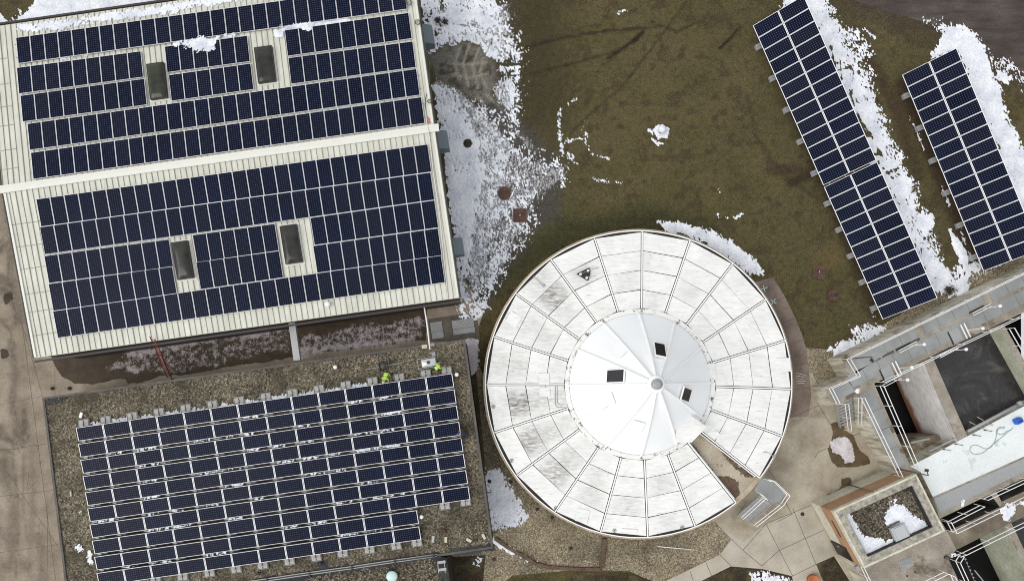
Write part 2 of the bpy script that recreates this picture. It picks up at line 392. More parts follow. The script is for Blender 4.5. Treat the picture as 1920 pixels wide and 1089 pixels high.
def sheet(name, poly, z, res, mat, fields=None, kind='structure'):
    """flat polygon with an inner grid so that fields (float attributes) can be stored on it"""
    n = len(poly); bx = [p[0] for p in poly]; by = [p[1] for p in poly]
    gx, gy = np.meshgrid(np.arange(min(bx), max(bx), res), np.arange(min(by), max(by), res))
    gx = gx.ravel() + (np.random.RandomState(3).rand(gx.size) - .5) * res * .2; gy = gy.ravel()
    d = sdf(gx, gy, poly); k = d > res * .45
    pts = [Vector((p[0], p[1])) for p in poly] + [Vector((a, b)) for a, b in zip(gx[k], gy[k])]
    r = delaunay_2d_cdt(pts, [], [list(range(n))], 1, 1e-5)
    me = bpy.data.meshes.new(name); me.from_pydata([(v.x, v.y, z) for v in r[0]], [], [list(f) for f in r[2]]); me.update()
    X = np.array([v.x for v in r[0]]); Y = np.array([v.y for v in r[0]])
    if fields is not None and 'frost' not in fields: fields['frost'] = lambda X, Y: np.full(X.shape, -1.0)
    for nm, fn in (fields or {}).items():
        a = me.attributes.new(nm, 'FLOAT', 'POINT'); a.data.foreach_set('value', np.asarray(fn(X, Y), dtype=np.float32))
    bm = bmesh.new(); bm.from_mesh(me)
    if bm.faces and sum(f.normal.z for f in bm.faces) < 0: bmesh.ops.reverse_faces(bm, faces=bm.faces)
    bm.to_mesh(me); bm.free()
    o = link(name, me, (mat,)); tag(o, kind=kind); return o

def cover_mesh(name, regions, res, zfun, mat, kind='stuff', parent=None, seed=0, holes=(), tracks=(), speck=.35, aniso=(1.0, .45, .25)):
    """ragged cover (snow) grown from regions: (poly_world, amplitude of raggedness, bias, slope, noise scale)"""
    vid = {}; V = []; Fc = []
    done = set()
    for ri, (poly, amp, bias, slope, ns) in enumerate(regions):
        xs = [p[0] for p in poly]; ys = [p[1] for p in poly]
        i0, i1 = int(math.floor((min(xs) - .6) / res)), int(math.ceil((max(xs) + .6) / res)); j0, j1 = int(math.floor((min(ys) - .6) / res)), int(math.ceil((max(ys) + .6) / res))
        I, J = np.meshgrid(np.arange(i0, i1), np.arange(j0, j1)); X = (I + .5) * res; Y = (J + .5) * res; ca, sa = math.cos(aniso[0]), math.sin(aniso[0]); SA = (X * ca + Y * sa) * aniso[1] * 1.6; SB = (-X * sa + Y * ca) * 1.3
        sd = sdf(X, Y, poly); f = np.minimum(sd * slope, 1.2) * .5 + np.minimum(sd, 0) * 1.2 + bias - .08 + amp * ((fbm(X * ns, Y * ns, seed + ri, 3) - .5) * 1.0 + (vn(SA * ns * 5, SB * ns * 5, seed + 9) - .5) * .75 + (vn(SA * 8, SB * 8, seed + 4) - .5) * .65)
        f = f - speck * np.clip(vn(SA * 5.5, SB * 5.5, seed + 40) * .5 + vn(X * 1.1, Y * 1.1, seed + 41) * .6 + vn(SA * 11, SB * 11, seed + 42) * .35 - .86, 0, 1) * 6
        for h_, st in holes: f = np.minimum(f, -sdf(X, Y, h_) * 1.5 + st + (fbm(X * 1.5, Y * 1.5, seed + 60, 3) - .5) * 1.6 + (vn(X * 7, Y * 7, seed + 61) - .5) * .5)
        for l_, w_ in tracks: f = np.minimum(f, (dline(X, Y, l_) - w_) * 4 + (fbm(X * 2.0, Y * 2.0, seed + 70, 2) - .38) * 1.5)
        for i, j, h in zip(I[f > 0], J[f > 0], f[f > 0]):
            if (i, j) in done: continue
            done.add((i, j)); Fc.append((int(i), int(j), float(h)))
    faces = []
    hh = {}
    for i, j, h in Fc:
        for c in ((i, j), (i + 1, j), (i + 1, j + 1), (i, j + 1)):
            hh[c] = min(hh.get(c, 9), h)
    for i, j, h in Fc:
        q = []
        for c in ((i, j), (i + 1, j), (i + 1, j + 1), (i, j + 1)):
            if c not in vid:
                x, y = c[0] * res, c[1] * res; jx = (hash((c[0] * 31, c[1])) % 97 / 97 - .5) * res * .55; jy = (hash((c[0], c[1] * 37)) % 89 / 89 - .5) * res * .55
                vid[c] = len(V); V.append((x + jx, y + jy, zfun(x, y) + .012 + min(.05, hh[c] * .06)))
            q.append(vid[c])
        faces.append(q)
    me = bpy.data.meshes.new(name); me.from_pydata(V, [], faces); me.update()
    o = link(name, me, (mat,), parent, True)
    return tag(o, kind=kind)
#%%PART2
# ================================================================== GROUND
DECKZ = 2.0
PIT = W([(1560, 735), (1600, 712), (1590, 682), (1990, 490), (1990, 1130), (1640, 1130), (1610, 1075), (1700, 1040), (1740, 960), (1690, 905), (1610, 760)], DECKZ)
TCg = P(1198, 720, 2.3); TC = Vector((TCg.x, TCg.y, 0)); TR = 288 * (H - 2.3) / F       # tank centre and radius
DIRT = W([(1590, -90), (1599, 0), (1671, 25), (1737, 43), (1790, 55), (1838, 93), (1920, 139), (2300, 330), (2300, -400), (1590, -400)])

def lerp3(c, col, w):
    return c * (1 - w[:, None]) + np.array(col)[None, :] * w[:, None]
def sm(x, a, b):
    t = np.clip((x - a) / (b - a), 0, 1); return t * t * (3 - 2 * t)
def pxline(pts): return [P(*p) for p in pts]

def make_ground():
    fx = np.arange(-44, 44.01, .16); fy = np.arange(-18, 32.51, .16)
    co = np.array([2, 5, 10, 20, 40, 80, 160, 320, 600.])
    xs = np.concatenate([fx[0] - co[::-1], fx, fx[-1] + co]); ys = np.concatenate([fy[0] - co[::-1], fy, fy[-1] + co])
    X, Y = np.meshgrid(xs, ys); nx, ny = len(xs), len(ys); x = X.ravel(); y = Y.ravel()
    z = np.zeros_like(x)
    n1 = fbm(x * .12, y * .12, 1, 4); n2 = fbm(x * .5, y * .5, 5, 4); n3 = fbm(x * 1.6, y * 1.6, 9, 3)
    c = np.tile(np.array([.074, .063, .030]), (len(x), 1))
    c = lerp3(c, (.096, .078, .038), sm(n1, .45, .65) * .5)
    c = lerp3(c, (.060, .056, .022), sm(n2, .5, .7) * .5)
    c = lerp3(c, (.046, .034, .020), sm(n3, .56, .72) * .6)
    # darker worn belt near the snow edge, straw tones further right
    px = x / (H / F) + CX; py = CY - y / (H / F)
    c = lerp3(c, (.040, .034, .018), sm(-np.abs(px - 1010), -110, 0) * sm(-py, -330, -180) * .75)
    c = lerp3(c, (.115, .085, .04), sm(-np.hypot((px - 1560) / 60, (py - 480) / 40), -1, 0) * .6)
    c = lerp3(c, (.042, .028, .018), sm(-np.hypot((px - 1480) / 70, (py - 320) / 22), -1, 0) * .8)
    c = lerp3(c, (.033, .036, .016), sm(dline(x, y, pxline([(930, 520), (1060, 440), (1210, 412), (1330, 440)])) * -1, -2.2, -.2) * .7)
    for pts, wd, st, col in (([(985, 90), (1060, 70), (1140, 58), (1240, 50)], .16, .6, (.022, .017, .012)), ([(990, 140), (1070, 120), (1160, 96), (1205, 62)], .15, .5, (.024, .018, .012)),
                        ([(1070, 250), (1110, 210), (1165, 165), (1230, 80), (1290, 0)], .14, .45, (.028, .02, .013)), ([(1140, 110), (1190, 76), (1206, 60)], .25, .7, (.02, .015, .01)),
                        ([(1350, 90), (1372, 70), (1382, 56)], .22, .7, (.02, .015, .01)), ([(1220, 40), (1270, 60), (1330, 30)], .12, .5, (.024, .017, .011)),
                        ([(980, 380), (1060, 420), (1150, 440), (1250, 400)], .3, .25, (.03, .022, .014)), ([(1400, 180), (1420, 260), (1470, 330), (1560, 390)], .3, .35, (.035, .025, .016)),
                        ([(1440, 60), (1500, 230), (1580, 430), (1640, 590)], .7, .5, (.045, .033, .02)), ([(1690, 160), (1760, 330), (1830, 500)], .9, .7, (.045, .032, .02)),
                        ([(1600, 60), (1680, 200), (1720, 330)], .9, .55, (.045, .030, .019)), ([(1480, 345), (1560, 310)], .5, .6, (.03, .02, .013))):
        d = dline(x, y, pxline(pts)) + (n3 - .5) * .25; c = lerp3(c, col, sm(-d, -wd, -wd * .2) * min(1, st * 1.35))
    # bare dark soil behind road edge and dirt
    c = lerp3(c, (.05, .038, .028), sm(sdf(x, y, DIRT) + (n2 - .5) * 2, -2.2, 0) * .75)
    # dead grass melted by the wall exhaust
    d = sdf(x, y, W([(800, 105), (840, 82), (880, 76), (905, 90), (925, 115), (935, 150), (925, 175), (1000, 290), (985, 300), (905, 205), (870, 175), (850, 165), (822, 150)])) + (n3 - .5) * .7
    c = lerp3(c, (.15, .142, .125), sm(d, -.2, .25)); c = lerp3(c, (.05, .043, .032), sm(d, -.1, .5) * sm(n3, .5, .65) * .8)
    for k, pts in enumerate([[(862, 90), (852, 120), (862, 150)], [(880, 84), (868, 120), (878, 160)], [(897, 92), (886, 125), (897, 165)], [(840, 118), (870, 122), (910, 118)], [(850, 140), (880, 146), (915, 138)], [(905, 110), (900, 140), (912, 165)],
                             [(910, 175), (950, 215), (985, 258)], [(895, 180), (930, 225), (965, 262)]]):
        c = lerp3(c, (.30, .275, .22), sm(-dline(x, y, pxline(pts)), -.17, -.02) * .85)
    # wet dark soil beneath thinning snow
    d = sdf(x, y, W([(860, 200), (950, 200), (1060, 310), (1045, 400), (1000, 430), (900, 590), (850, 590)])) + (n2 - .5)
    c = lerp3(c, (.060, .056, .050), sm(d, -.8, .6) * .85)
    c = lerp3(c, (.045, .036, .030), sm(sdf(x, y, W([(905, 0), (970, 0), (975, 190), (940, 190)])) + (n2 - .5), -.5, .4) * .5)
    me = bpy.data.meshes.new('ground')
    idx = np.arange(nx * ny).reshape(ny, nx)
    q = np.stack([idx[:-1, :-1], idx[:-1, 1:], idx[1:, 1:], idx[1:, :-1]], -1).reshape(-1, 4)
    cx = x[q].mean(1); cy = y[q].mean(1)
    keep = sdf(cx, cy, PIT) < 0
    q = q[keep]
    me.from_pydata(np.stack([x, y, z], 1).tolist(), [], q.tolist()); me.update()
    a = me.attributes.new('tint', 'FLOAT_COLOR', 'POINT'); a.data.foreach_set('color', np.concatenate([c, np.ones((len(c), 1))], 1).astype(np.float32).ravel())
    fr = np.zeros(len(x)) - 1.0
    def addf(poly, w_, soft=1.0): 
        nonlocal fr
        d = sdf(x, y, W(poly)) + (n2 - .5) * 1.6; fr = np.maximum(fr, np.clip(d / soft, -1.2, 1) * .5 + w_ - .5)
    addf([(800, 0), (965, 0), (975, 190), (985, 270), (960, 400), (900, 590), (862, 590), (840, 300), (815, 160)], .75); addf([(880, 180), (975, 190), (1020, 285), (1080, 295), (1075, 345), (1010, 390), (960, 500), (900, 590), (870, 480), (900, 300)], .62)
    addf([(1560, 30), (1630, 60), (1650, 130), (1660, 230), (1740, 400), (1770, 500), (1740, 530), (1640, 320)], .35); addf([(1850, 90), (1960, 140), (1960, 190), (1900, 170)], .3); addf([(985, 60), (950, 60), (940, -10), (990, -10)], .2)
    fr = np.minimum(fr, np.clip(.5 - sdf(x, y, W([(800, 108), (835, 84), (880, 76), (905, 90), (925, 115), (935, 150), (925, 175), (905, 205), (870, 175), (822, 150)])) / .8, -1, 1))
    for p_ in ([(870, 165), (940, 235), (1000, 300)], [(905, 170), (955, 225), (985, 250)], [(905, 120), (985, 121)], [(915, 143), (985, 141)]): fr = np.minimum(fr, np.clip(dline(x, y, pxline(p_)) * 3 - .6, -.6, 1))
    a = me.attributes.new('frost', 'FLOAT', 'POINT'); a.data.foreach_set('value', fr.astype(np.float32))
    o = link('ground', me, ('ground',)); tag(o, kind='structure')
make_ground()

def blobs(polys, soft=.5, wob=.35):
    """field that passes .5 at the (wobbly) outline"""
    pw = [W(p) if isinstance(p[0], tuple) else p for p in polys]
    def f(X, Y):
        r = np.full(X.shape, -9.0)
        for p in pw: r = np.maximum(r, sdf(X, Y, p) + (fbm(X * .9, Y * .9, 4, 3) - .5) * wob)
        return np.clip(.5 + r / soft * .5, -1, 2)
    return f
def lines(ls, wd=.05):
    pw = [pxline(p) for p in ls]
    def f(X, Y):
        r = np.full(X.shape, 9.0)
        for p in pw: r = np.minimum(r, dline(X, Y, p))
        return 1.0 - r / (wd * 4)
    return f
def streaks(ls):
    pw = [(pxline(p), w_, s_) for p, w_, s_ in ls]
    def f(X, Y):
        r = np.zeros(X.shape)
        for p, w_, s_ in pw: r = np.maximum(r, sm(-dline(X, Y, p) + (fbm(X * 1.3, Y * 1.3, 8, 2) - .5) * w_, -w_, 0) * s_)
        return r
    return f
# joints as thin grooves laid flush (own narrow strips so that they stay crisp)
def joint_lines(name, ls, z, wd=.035):
    mb = MB()
    for l in ls:
        for a, b in zip(l[:-1], l[1:]):
            A = P(*a); B = P(*b); d = (B - A).normalized(); s = Vector((-d.y, d.x, 0)) * wd / 2
            mb.add([(A + s).xyz + Vector((0, 0, z)), (A - s) + Vector((0, 0, z)), (B - s) + Vector((0, 0, z)), (B + s) + Vector((0, 0, z))], [(0, 1, 2, 3)])
    o = mb.build(name, 'joint'); tag(o, kind='structure')

# concrete apron west of and between the two buildings
apron = W([(-260, 120), (120, 120), (120, 600), (860, 500), (905, 590), (884, 655), (880, 760), (200, 900), (240, 1300), (-260, 1300)])
wet1 = [(85, 640), (100, 676), (112, 703), (142, 718), (176, 722), (214, 711), (236, 712), (237, 721), (267, 717), (300, 704), (363, 702), (420, 688), (500, 678), (560, 665), (640, 656), (690, 650), (745, 645), (797, 637), (803, 560), (500, 560), (90, 600)]
def frostc(X, Y):
    r = np.full(X.shape, -1.0)
    for p, w_ in (([(188, 688), (215, 668), (250, 650), (330, 645), (420, 636), (500, 618), (548, 610), (548, 664), (480, 674), (400, 692), (330, 702), (250, 708), (195, 694)], .52), ([(560, 628), (640, 612), (720, 598), (796, 584), (798, 632), (780, 640), (700, 645), (630, 655), (562, 668)], .60),
                  ([(230, 660), (300, 642), (420, 628), (545, 604), (546, 622), (430, 645), (330, 660), (240, 674)], .75), ([(562, 655), (640, 643), (780, 628), (796, 600), (799, 634), (780, 641), (630, 657), (565, 670)], .9), ([(190, 690), (220, 678), (300, 685), (260, 706), (205, 696)], .85), ([(330, 690), (470, 666), (470, 674), (340, 700)], .5)):
        d = sdf(X, Y, W(p)) + (fbm(X * .8, Y * .8, 12, 3) - .5) * .9; r = np.maximum(r, np.clip(d / .35, -1.2, 1) * .5 + w_ - .5)
    return r
sheet('concrete_apron', apron, .004, .2, 'apron',
      {'frost': frostc, 'wet': blobs([wet1, [(5, 550), (22, 545), (24, 560), (10, 572)], [(0, 652), (14, 655), (18, 668), (2, 672)]], .35, .3),
       'dust': streaks([([(0, 470), (30, 440), (60, 425)], .5, .9), ([(5, 520), (25, 540), (10, 560)], .7, 1), ([(20, 640), (28, 700), (22, 760), (40, 830)], .6, .8), ([(0, 800), (25, 832), (42, 830), (48, 800), (45, 770)], .35, 1.0),
                        ([(0, 350), (30, 420), (20, 500), (40, 600)], .8, .7), ([(0, 820), (20, 826), (36, 812)], .3, 1), ([(20, 740), (30, 780), (24, 850)], .4, .8), ([(60, 850), (62, 960), (50, 1089)], .5, .5),
                        ([(5, 870), (30, 960), (20, 1060)], 1.0, .7), ([(0, 1000), (40, 1040), (60, 1089)], .9, .6), ([(0, 812), (20, 824), (40, 818), (50, 800), (46, 780)], .22, 1.0), ([(0, 842), (22, 846), (44, 836), (54, 815)], .2, .9), ([(0, 600), (20, 620), (30, 680)], .25, .8), ([(8, 380), (22, 440), (14, 520), (30, 600)], .3, .9), ([(0, 455), (26, 420), (50, 400)], .2, .8), ([(5, 600), (40, 590), (60, 600)], .2, .6), ([(24, 860), (36, 960), (30, 1080)], .25, .8), ([(45, 850), (44, 960), (60, 1080)], .22, .6), ([(-5, 540), (12, 545), (14, 555)], .5, 1), ([(75, 1000), (80, 1089)], .6, .6)]),
       'joint': lambda X, Y: np.zeros(X.shape)})
joint_lines('apron_joint', [[(103, 672), (103, 742)], [(0, 759), (80, 742)], [(-10, 846), (100, 830)], [(236, 712), (236, 722)], [(0, 930), (105, 918)], [(10, 880), (120, 1040)], [(560, 663), (560, 678)], [(88, 920), (90, 1089)],
                            [(42, 610), (105, 1089)], [(20, 560), (45, 620), (80, 742)], [(28, 770), (34, 800), (46, 812), (30, 830), (38, 850)], [(40, 775), (44, 798), (36, 822)], [(55, 880), (50, 920), (70, 900)], [(0, 1035), (110, 1020)]], .010, .03)

# road of crushed gravel, top right
sheet('gravel_road', DIRT, .006, 1.2, 'road')
# pebble bed round the tank
ring = [TC + Vector((math.cos(a), math.sin(a), 0)) * (301 / 288 * TR * .951) for a in np.linspace(math.radians(35), math.radians(180), 40)]
peb = ring + W([(872, 740), (884, 655), (880, 700), (925, 1027), (850, 1040), (846, 1120), (905, 1120), (960, 1078), (1085, 1067), (1180, 1070), (1230, 1092), (1300, 1060), (1420, 1000), (1560, 760), (1560, 690), (1575, 660), (1560, 655), (1510, 652)])
peb = [p for p in peb]
# keep the outline simple: ring, then down the west side, along the south and back up the east
peb = ring + W([(886, 660), (893, 700), (925, 1027), (850, 1040), (848, 1120), (915, 1120), (960, 1078), (1085, 1067), (1180, 1070), (1230, 1092), (1340, 1085), (1420, 1000), (1540, 780), (1580, 700), (1578, 664), (1556, 655), (1512, 652), (1490, 600), (1449, 521)])
sheet('pebble_bed', peb, .008, 1.0, 'pebble')
sheet('pebble_strip', W([(1580, 664), (1620, 632), (1650, 612), (1760, 545), (1800, 520), (1990, 432), (1990, 480), (1560, 690)]), .010, .8, 'pebble')
# plaza
plaza = W([(1300, 850), (1340, 977), (1371, 1011), (1350, 1039), (1243, 1091), (1235, 1130), (1680, 1130), (1680, 700), (1600, 690), (1560, 735), (1545, 728), (1521, 732), (1518, 697), (1470, 700)])
plaza = W([(1300, 850), (1340, 977), (1371, 1011), (1350, 1039), (1243, 1091), (1235, 1130), (1700, 1130), (1700, 860), (1610, 745), (1560, 735), (1548, 740), (1530, 712), (1522, 700), (1470, 700)])
st_p = [(1575, 790), (1570, 760), (1583, 790), (1585, 806), (1600, 816), (1612, 840), (1628, 858), (1632, 868), (1610, 874), (1572, 876), (1558, 865), (1550, 842), (1558, 828), (1560, 805), (1555, 795), (1562, 790)]
sheet('plaza_pavement', plaza, .012, .3, 'plaza',
      {'wet': blobs([st_p, [(1574, 893), (1596, 893), (1600, 905), (1570, 922), (1550, 932), (1547, 930), (1578, 912)], [(1618, 900), (1650, 890), (1680, 893), (1640, 912)]], .3, .28),
       'dust': streaks([([(1500, 760), (1520, 800), (1470, 870)], 1.3, .55), ([(1540, 775), (1490, 790)], .5, .8), ([(1500, 980), (1440, 960)], .5, .3), ([(1395, 940), (1375, 965)], .6, .8), ([(1640, 885), (1560, 925)], .5, .9),
                        ([(1490, 730), (1515, 760)], .8, .6), ([(1470, 935), (1420, 985)], .5, .4)]),
       'joint': lambda X, Y: np.zeros(X.shape)})
sheet('pale_pavement', W([(1436, 981), (1520, 947), (1700, 1300), (1240, 1130), (1243, 1091), (1350, 1039), (1371, 1011), (1345, 985), (1393, 1015)]), .016, .4, 'plaza2', {'wet': lambda X, Y: np.full(X.shape, -1.0), 'dust': lambda X, Y: np.zeros(X.shape), 'joint': lambda X, Y: np.zeros(X.shape)})
PJ = [[(1338, 977), (1393, 1031)], [(1393, 1031), (1436, 981), (1486, 1079)], [(1436, 981), (1520, 947)], [(1461, 1031), (1544, 993)], [(1393, 1031), (1428, 1060)], [(1428, 1060), (1461, 1031)], [(1486, 952), (1530, 1057)], [(1350, 1039), (1371, 1061)],
      [(1485, 781), (1535, 760), (1560, 800)], [(1527, 858), (1535, 846), (1553, 839)], [(1590, 820), (1613, 812)], [(1470, 935), (1484, 963)], [(1323, 1052), (1334, 1079)], [(1294, 1070), (1300, 1089)], [(1530, 1057), (1484, 1080)], [(1564, 1042), (1530, 1057)],
      [(1440, 880), (1454, 898)], [(1525, 700), (1550, 760)], [(1456, 978), (1486, 963)]]
joint_lines('plaza_joint', PJ, .021, .035)
# curved walk along the tank's east side
def arcpts(r, a0, a1, n=24): return [TC + Vector((math.cos(a), math.sin(a), 0)) * r for a in np.linspace(math.radians(a0), math.radians(a1), n)]
rin = TR * .985; wk_o = [P(1449.5, 519.7), P(1472, 557), P(1490.7, 595), P(1503, 625), P(1510.6, 651), P(1517, 697.6), P(1521, 740), P(1516, 780)]
sheet('ring_walk', arcpts(rin, -14, 45)[::-1][1:] [::-1] + wk_o, .016, .35, 'walk', {'wet': lambda X, Y: np.full(X.shape, -1.0), 'dust': streaks([([(1440, 540), (1500, 700)], .7, .6)]), 'joint': lambda X, Y: np.zeros(X.shape)})
joint_lines('walk_joint', [[(1425, 535), (1450, 520)], [(1456, 565), (1471, 556)], [(1467, 605), (1492, 596)], [(1479, 645), (1506, 637)], [(1487, 682), (1516, 681)], [(1490, 729), (1520, 727)]], .022, .04)
# old equipment pad between the buildings
sheet('equipment_pad', W([(803, 605), (803, 598), (893, 585), (901, 638), (836, 640), (808, 640)]), .03, .5, 'pad')
# planted beds cut in the plaza
def bed(name, poly, seed):
    pw = W(poly); sh = sheet(name, pw, .025, .3, 'ground')
    me = sh.data; n = len(me.vertices); xy = np.empty(n * 3); me.vertices.foreach_get('co', xy); xy = xy.reshape(-1, 3)
    f = fbm(xy[:, 0] * 1.1, xy[:, 1] * 1.1, seed, 4); c = lerp3(np.tile(np.array([.040, .030, .020]), (n, 1)), (.06, .055, .028), sm(f, .45, .65)); c = lerp3(c, (.11, .09, .05), sm(f, .62, .8) * .6)
    a = me.attributes.new('tint', 'FLOAT_COLOR', 'POINT'); a.data.foreach_set('color', np.concatenate([c, np.ones((n, 1))], 1).astype(np.float32).ravel())
    a = me.attributes.new('frost', 'FLOAT', 'POINT'); a.data.foreach_set('value', np.full(n, -1.0, np.float32))
bed('grass_bed', [(1370, 1061), (1309, 1091), (1306, 1130), (1500, 1130), (1484, 1079), (1430, 1066)], 3)
bed('grass_strip', [(1530, 1057), (1563.5, 1042), (1600, 1100), (1600, 1130), (1560, 1130)], 11)
bed('planting_bed', [(846, 1044), (910, 1040), (905, 1100), (846, 1130)], 14)
bed('lawn_strip', [(1085, 1073), (1180, 1073), (1232, 1091), (1180, 1130), (1080, 1130), (1070, 1080)], 17)

# ------------------------------------------------------------------ snow (one ragged cover per place)
z0 = lambda x, y: .02
R_ = []
def sn(px, amp=.8, bias=.25, slope=1.0, ns=.9): R_.append((W(px), amp, bias, slope, ns))
# along the big building's east wall: dense near the wall, breaking up eastwards
sn([(795, 0), (940, -20), (955, 60), (958, 95), (930, 110), (900, 85), (860, 78), (835, 92), (812, 100), (798, 60)], 1.5, .22, .9, 1.6)
sn([(925, 95), (972, 60), (978, 190), (965, 230), (935, 190), (935, 130)], 1.9, -.05, .7, 2.2)
sn([(815, 160), (850, 172), (880, 230), (905, 300), (890, 380), (880, 470), (866, 560), (855, 440), (838, 290)], .75, .55, 1.6, .8)
sn([(870, 180), (920, 190), (975, 260), (1000, 300), (960, 360), (905, 420), (890, 330)], 2.0, -.30, .4, 2.2)
sn([(985, 275), (1075, 290), (1060, 340), (1000, 330)], 1.7, -.5, .5, 2.0)
sn([(890, 330), (1000, 330), (1010, 380), (960, 450), (925, 520), (885, 590), (862, 580), (872, 470)], 2.0, -.25, .4, 2.4)
sn([(960, 410), (1010, 400), (985, 440), (930, 530), (900, 580), (890, 560)], 1.9, -.05, .6, 2.4)
sn([(862, 560), (900, 560), (915, 575), (890, 600), (868, 600)], 1.2, .1, 1, 1.6)
REAST = list(R_); R_.clear()
# lot north-west of the building
sn([(-60, 25), (0, 32), (15, 52), (-60, 60)], .5, .6, 2); sn([(30, 48), (60, 20), (90, -15), (420, -80), (420, 60), (60, 60)], .5, .6, 1.4)
sn([(15, 50), (40, 25), (50, 55)], 1.3, .1, 1)
# marks left in the lawn
for p, w_ in (([(1051, 205), (1048, 230), (1049, 250), (1053, 284)], 3.2), ([(1060, 268), (1075, 262), (1090, 260)], 3.2), ([(1099, 250), (1098, 270), (1110, 290), (1142, 297)], 2.0), ([(1062, 280), (1070, 298), (1084, 308)], 1.6),
              ([(1065, 195), (1080, 186)], 1.2), ([(1048, 245), (1050, 262), (1056, 288)], 5), ([(1094, 228), (1094, 243)], 1.8), ([(1160, 26), (1172, 20)], 1.6), ([(1340, 396), (1348, 407), (1380, 408), (1392, 402)], 1.6), ([(1350, 365), (1345, 355)], 1.5),
              ([(1112, 336), (1165, 344)], 1.2), ([(1052, 320), (1056, 350)], 3), ([(1620, 55), (1640, 72)], 2), ([(1622, 520), (1633, 545)], 1.2), ([(1627, 570), (1640, 597)], 1.3), ([(1765, 350), (1780, 385)], 1.5), ([(1800, 430), (1830, 508)], 1.3), ([(1706, 220), (1733, 282)], 1.2)):
    a = [P(*q) for q in p]; L = []; Rr = []
    for i, q in enumerate(a):
        d = (a[min(i + 1, len(a) - 1)] - a[max(i - 1, 0)]).normalized(); s = Vector((-d.y, d.x, 0)) * w_ * .5 * H / F
        L.append(q + s); Rr.append(q - s)
    R_.append((L + Rr[::-1], 1.0, .04, 3.5, 2.6))
sn([(1228, 243), (1240, 237), (1251, 244), (1248, 256), (1234, 258), (1229, 251)], .5, .45, 3); sn([(1222, 262), (1232, 268), (1245, 270), (1232, 272)], .8, .15, 3)
sn([(1216, 243), (1222, 240), (1224, 250), (1219, 252)], 1.0, .1, 3)
# north-east of the tank
sn([(1235, 417), (1280, 420), (1330, 436), (1370, 455), (1405, 482), (1427, 511), (1405, 508), (1370, 486), (1325, 458), (1280, 436), (1250, 428)], .8, .45, 2.0, 1.6)
# behind the ground arrays
sn([(1480, -10), (1545, -10), (1570, 60), (1600, 120), (1640, 200), (1670, 280), (1710, 350), (1718, 420), (1750, 480), (1772, 530), (1745, 545), (1700, 440), (1640, 310), (1580, 180), (1520, 30), (1470, 20)], 1.1, .42, .8, 1.8)
sn([(1570, 30), (1610, 60), (1640, 100), (1625, 130), (1600, 120)], 1.6, -.1, .9, 1.8); sn([(1600, 120), (1640, 135), (1630, 170), (1660, 230), (1690, 300), (1730, 400), (1765, 490), (1745, 500), (1690, 380), (1640, 240)], 1.7, 0, .9, 1.8)
sn([(1755, 488), (1790, 530), (1815, 528), (1812, 545), (1780, 555), (1752, 540)], .7, .4, 1.6, 1.2); sn([(1722, 405), (1745, 403), (1752, 420), (1735, 432), (1720, 425)], .6, .4, 2)
sn([(1780, 430), (1795, 450), (1812, 480), (1812, 498), (1802, 492), (1788, 460)], .4, .4, 2.5)
sn([(1770, 55), (1800, 50), (1835, 75), (1850, 120), (1880, 200), (1915, 280), (1945, 340), (1960, 420), (1930, 440), (1880, 300), (1830, 180), (1800, 90), (1750, 105), (1765, 80)], .8, .45, 1.3, 1.2)
sn([(1845, 95), (1920, 135), (1960, 150), (1925, 165), (1870, 130)], 1.7, -.1, .8, 2); sn([(1870, 133), (1895, 145), (1890, 158), (1872, 148)], .9, .2, 2)
sn([(1735, 40), (1780, 48), (1830, 72), (1850, 95), (1830, 88), (1780, 62), (1745, 52)], 1.6, -.05, 1, 2)
# foot of the basin wall, beside the gravel roof, plaza puddle, bed
sn([(1556, 655), (1600, 635), (1650, 610), (1660, 617), (1600, 650), (1565, 668)], 1.0, .35, 2, 1.4); sn([(1590, 615), (1640, 608), (1630, 625), (1595, 640)], 1.5, -.15, 1.2, 2)
sn([(908, 885), (930, 880), (950, 900), (972, 940), (988, 970), (975, 982), (922, 990), (915, 940)], 1.1, .35, 1.6, 1.8)
sn([(1405, 1073), (1440, 1075), (1480, 1082), (1484, 1095), (1420, 1092)], 1.2, .2, 2, 1.8); sn([(926, 1012), (966, 1032), (964, 1038), (925, 1018)], .9, .25, 3); sn([(960, 1032), (1012, 1050), (1010, 1054), (962, 1040)], 1.6, -.1, 3)
sn([(895, 1050), (928, 1033), (926, 1040), (898, 1058)], 1.5, -.05, 2); sn([(1790, 500), (1920, 450), (1960, 440), (1960, 452), (1800, 540), (1790, 530)], 1.3, -.1, 2, 1.6)
melt = W([(800, 108), (835, 84), (880, 76), (905, 90), (925, 115), (935, 150), (922, 172), (945, 205), (935, 212), (905, 195), (870, 172), (850, 165), (822, 150)])
TRK = [(pxline(p), w_) for p, w_ in (([(1558, 90), (1568, 140), (1590, 190), (1600, 260), (1625, 300)], .10), ([(1575, 110), (1578, 160), (1572, 200)], .10), ([(1600, 130), (1596, 180), (1620, 250), (1630, 290), (1652, 292)], .09), ([(1590, 160), (1610, 230), (1640, 270)], .12),
        ([(1618, 232), (1640, 268), (1652, 292)], .16), ([(1560, 135), (1600, 125)], .08), ([(905, 120), (985, 121)], .12), ([(915, 143), (985, 141)], .10), ([(895, 60), (915, 90), (928, 60)], .10), ([(930, 60), (912, 100)], .12), ([(850, 45), (905, 55)], .06))]
cover_mesh('snow', REAST, .055, z0, 'snow', seed=3, holes=[(melt, .1)], tracks=TRK, aniso=(-1.25, .45, 0), speck=.6)
TRK2 = [(l_, w_ * .8) for l_, w_ in TRK]
for k_ in range(46):
    x_ = 1560 + (k_ * 37 % 200); y_ = 60 + (x_ - 1560) * 2.1 + (k_ * 53 % 60)
    TRK2.append((pxline([(x_, y_), (x_ + 3, y_ + 2)]), .05))
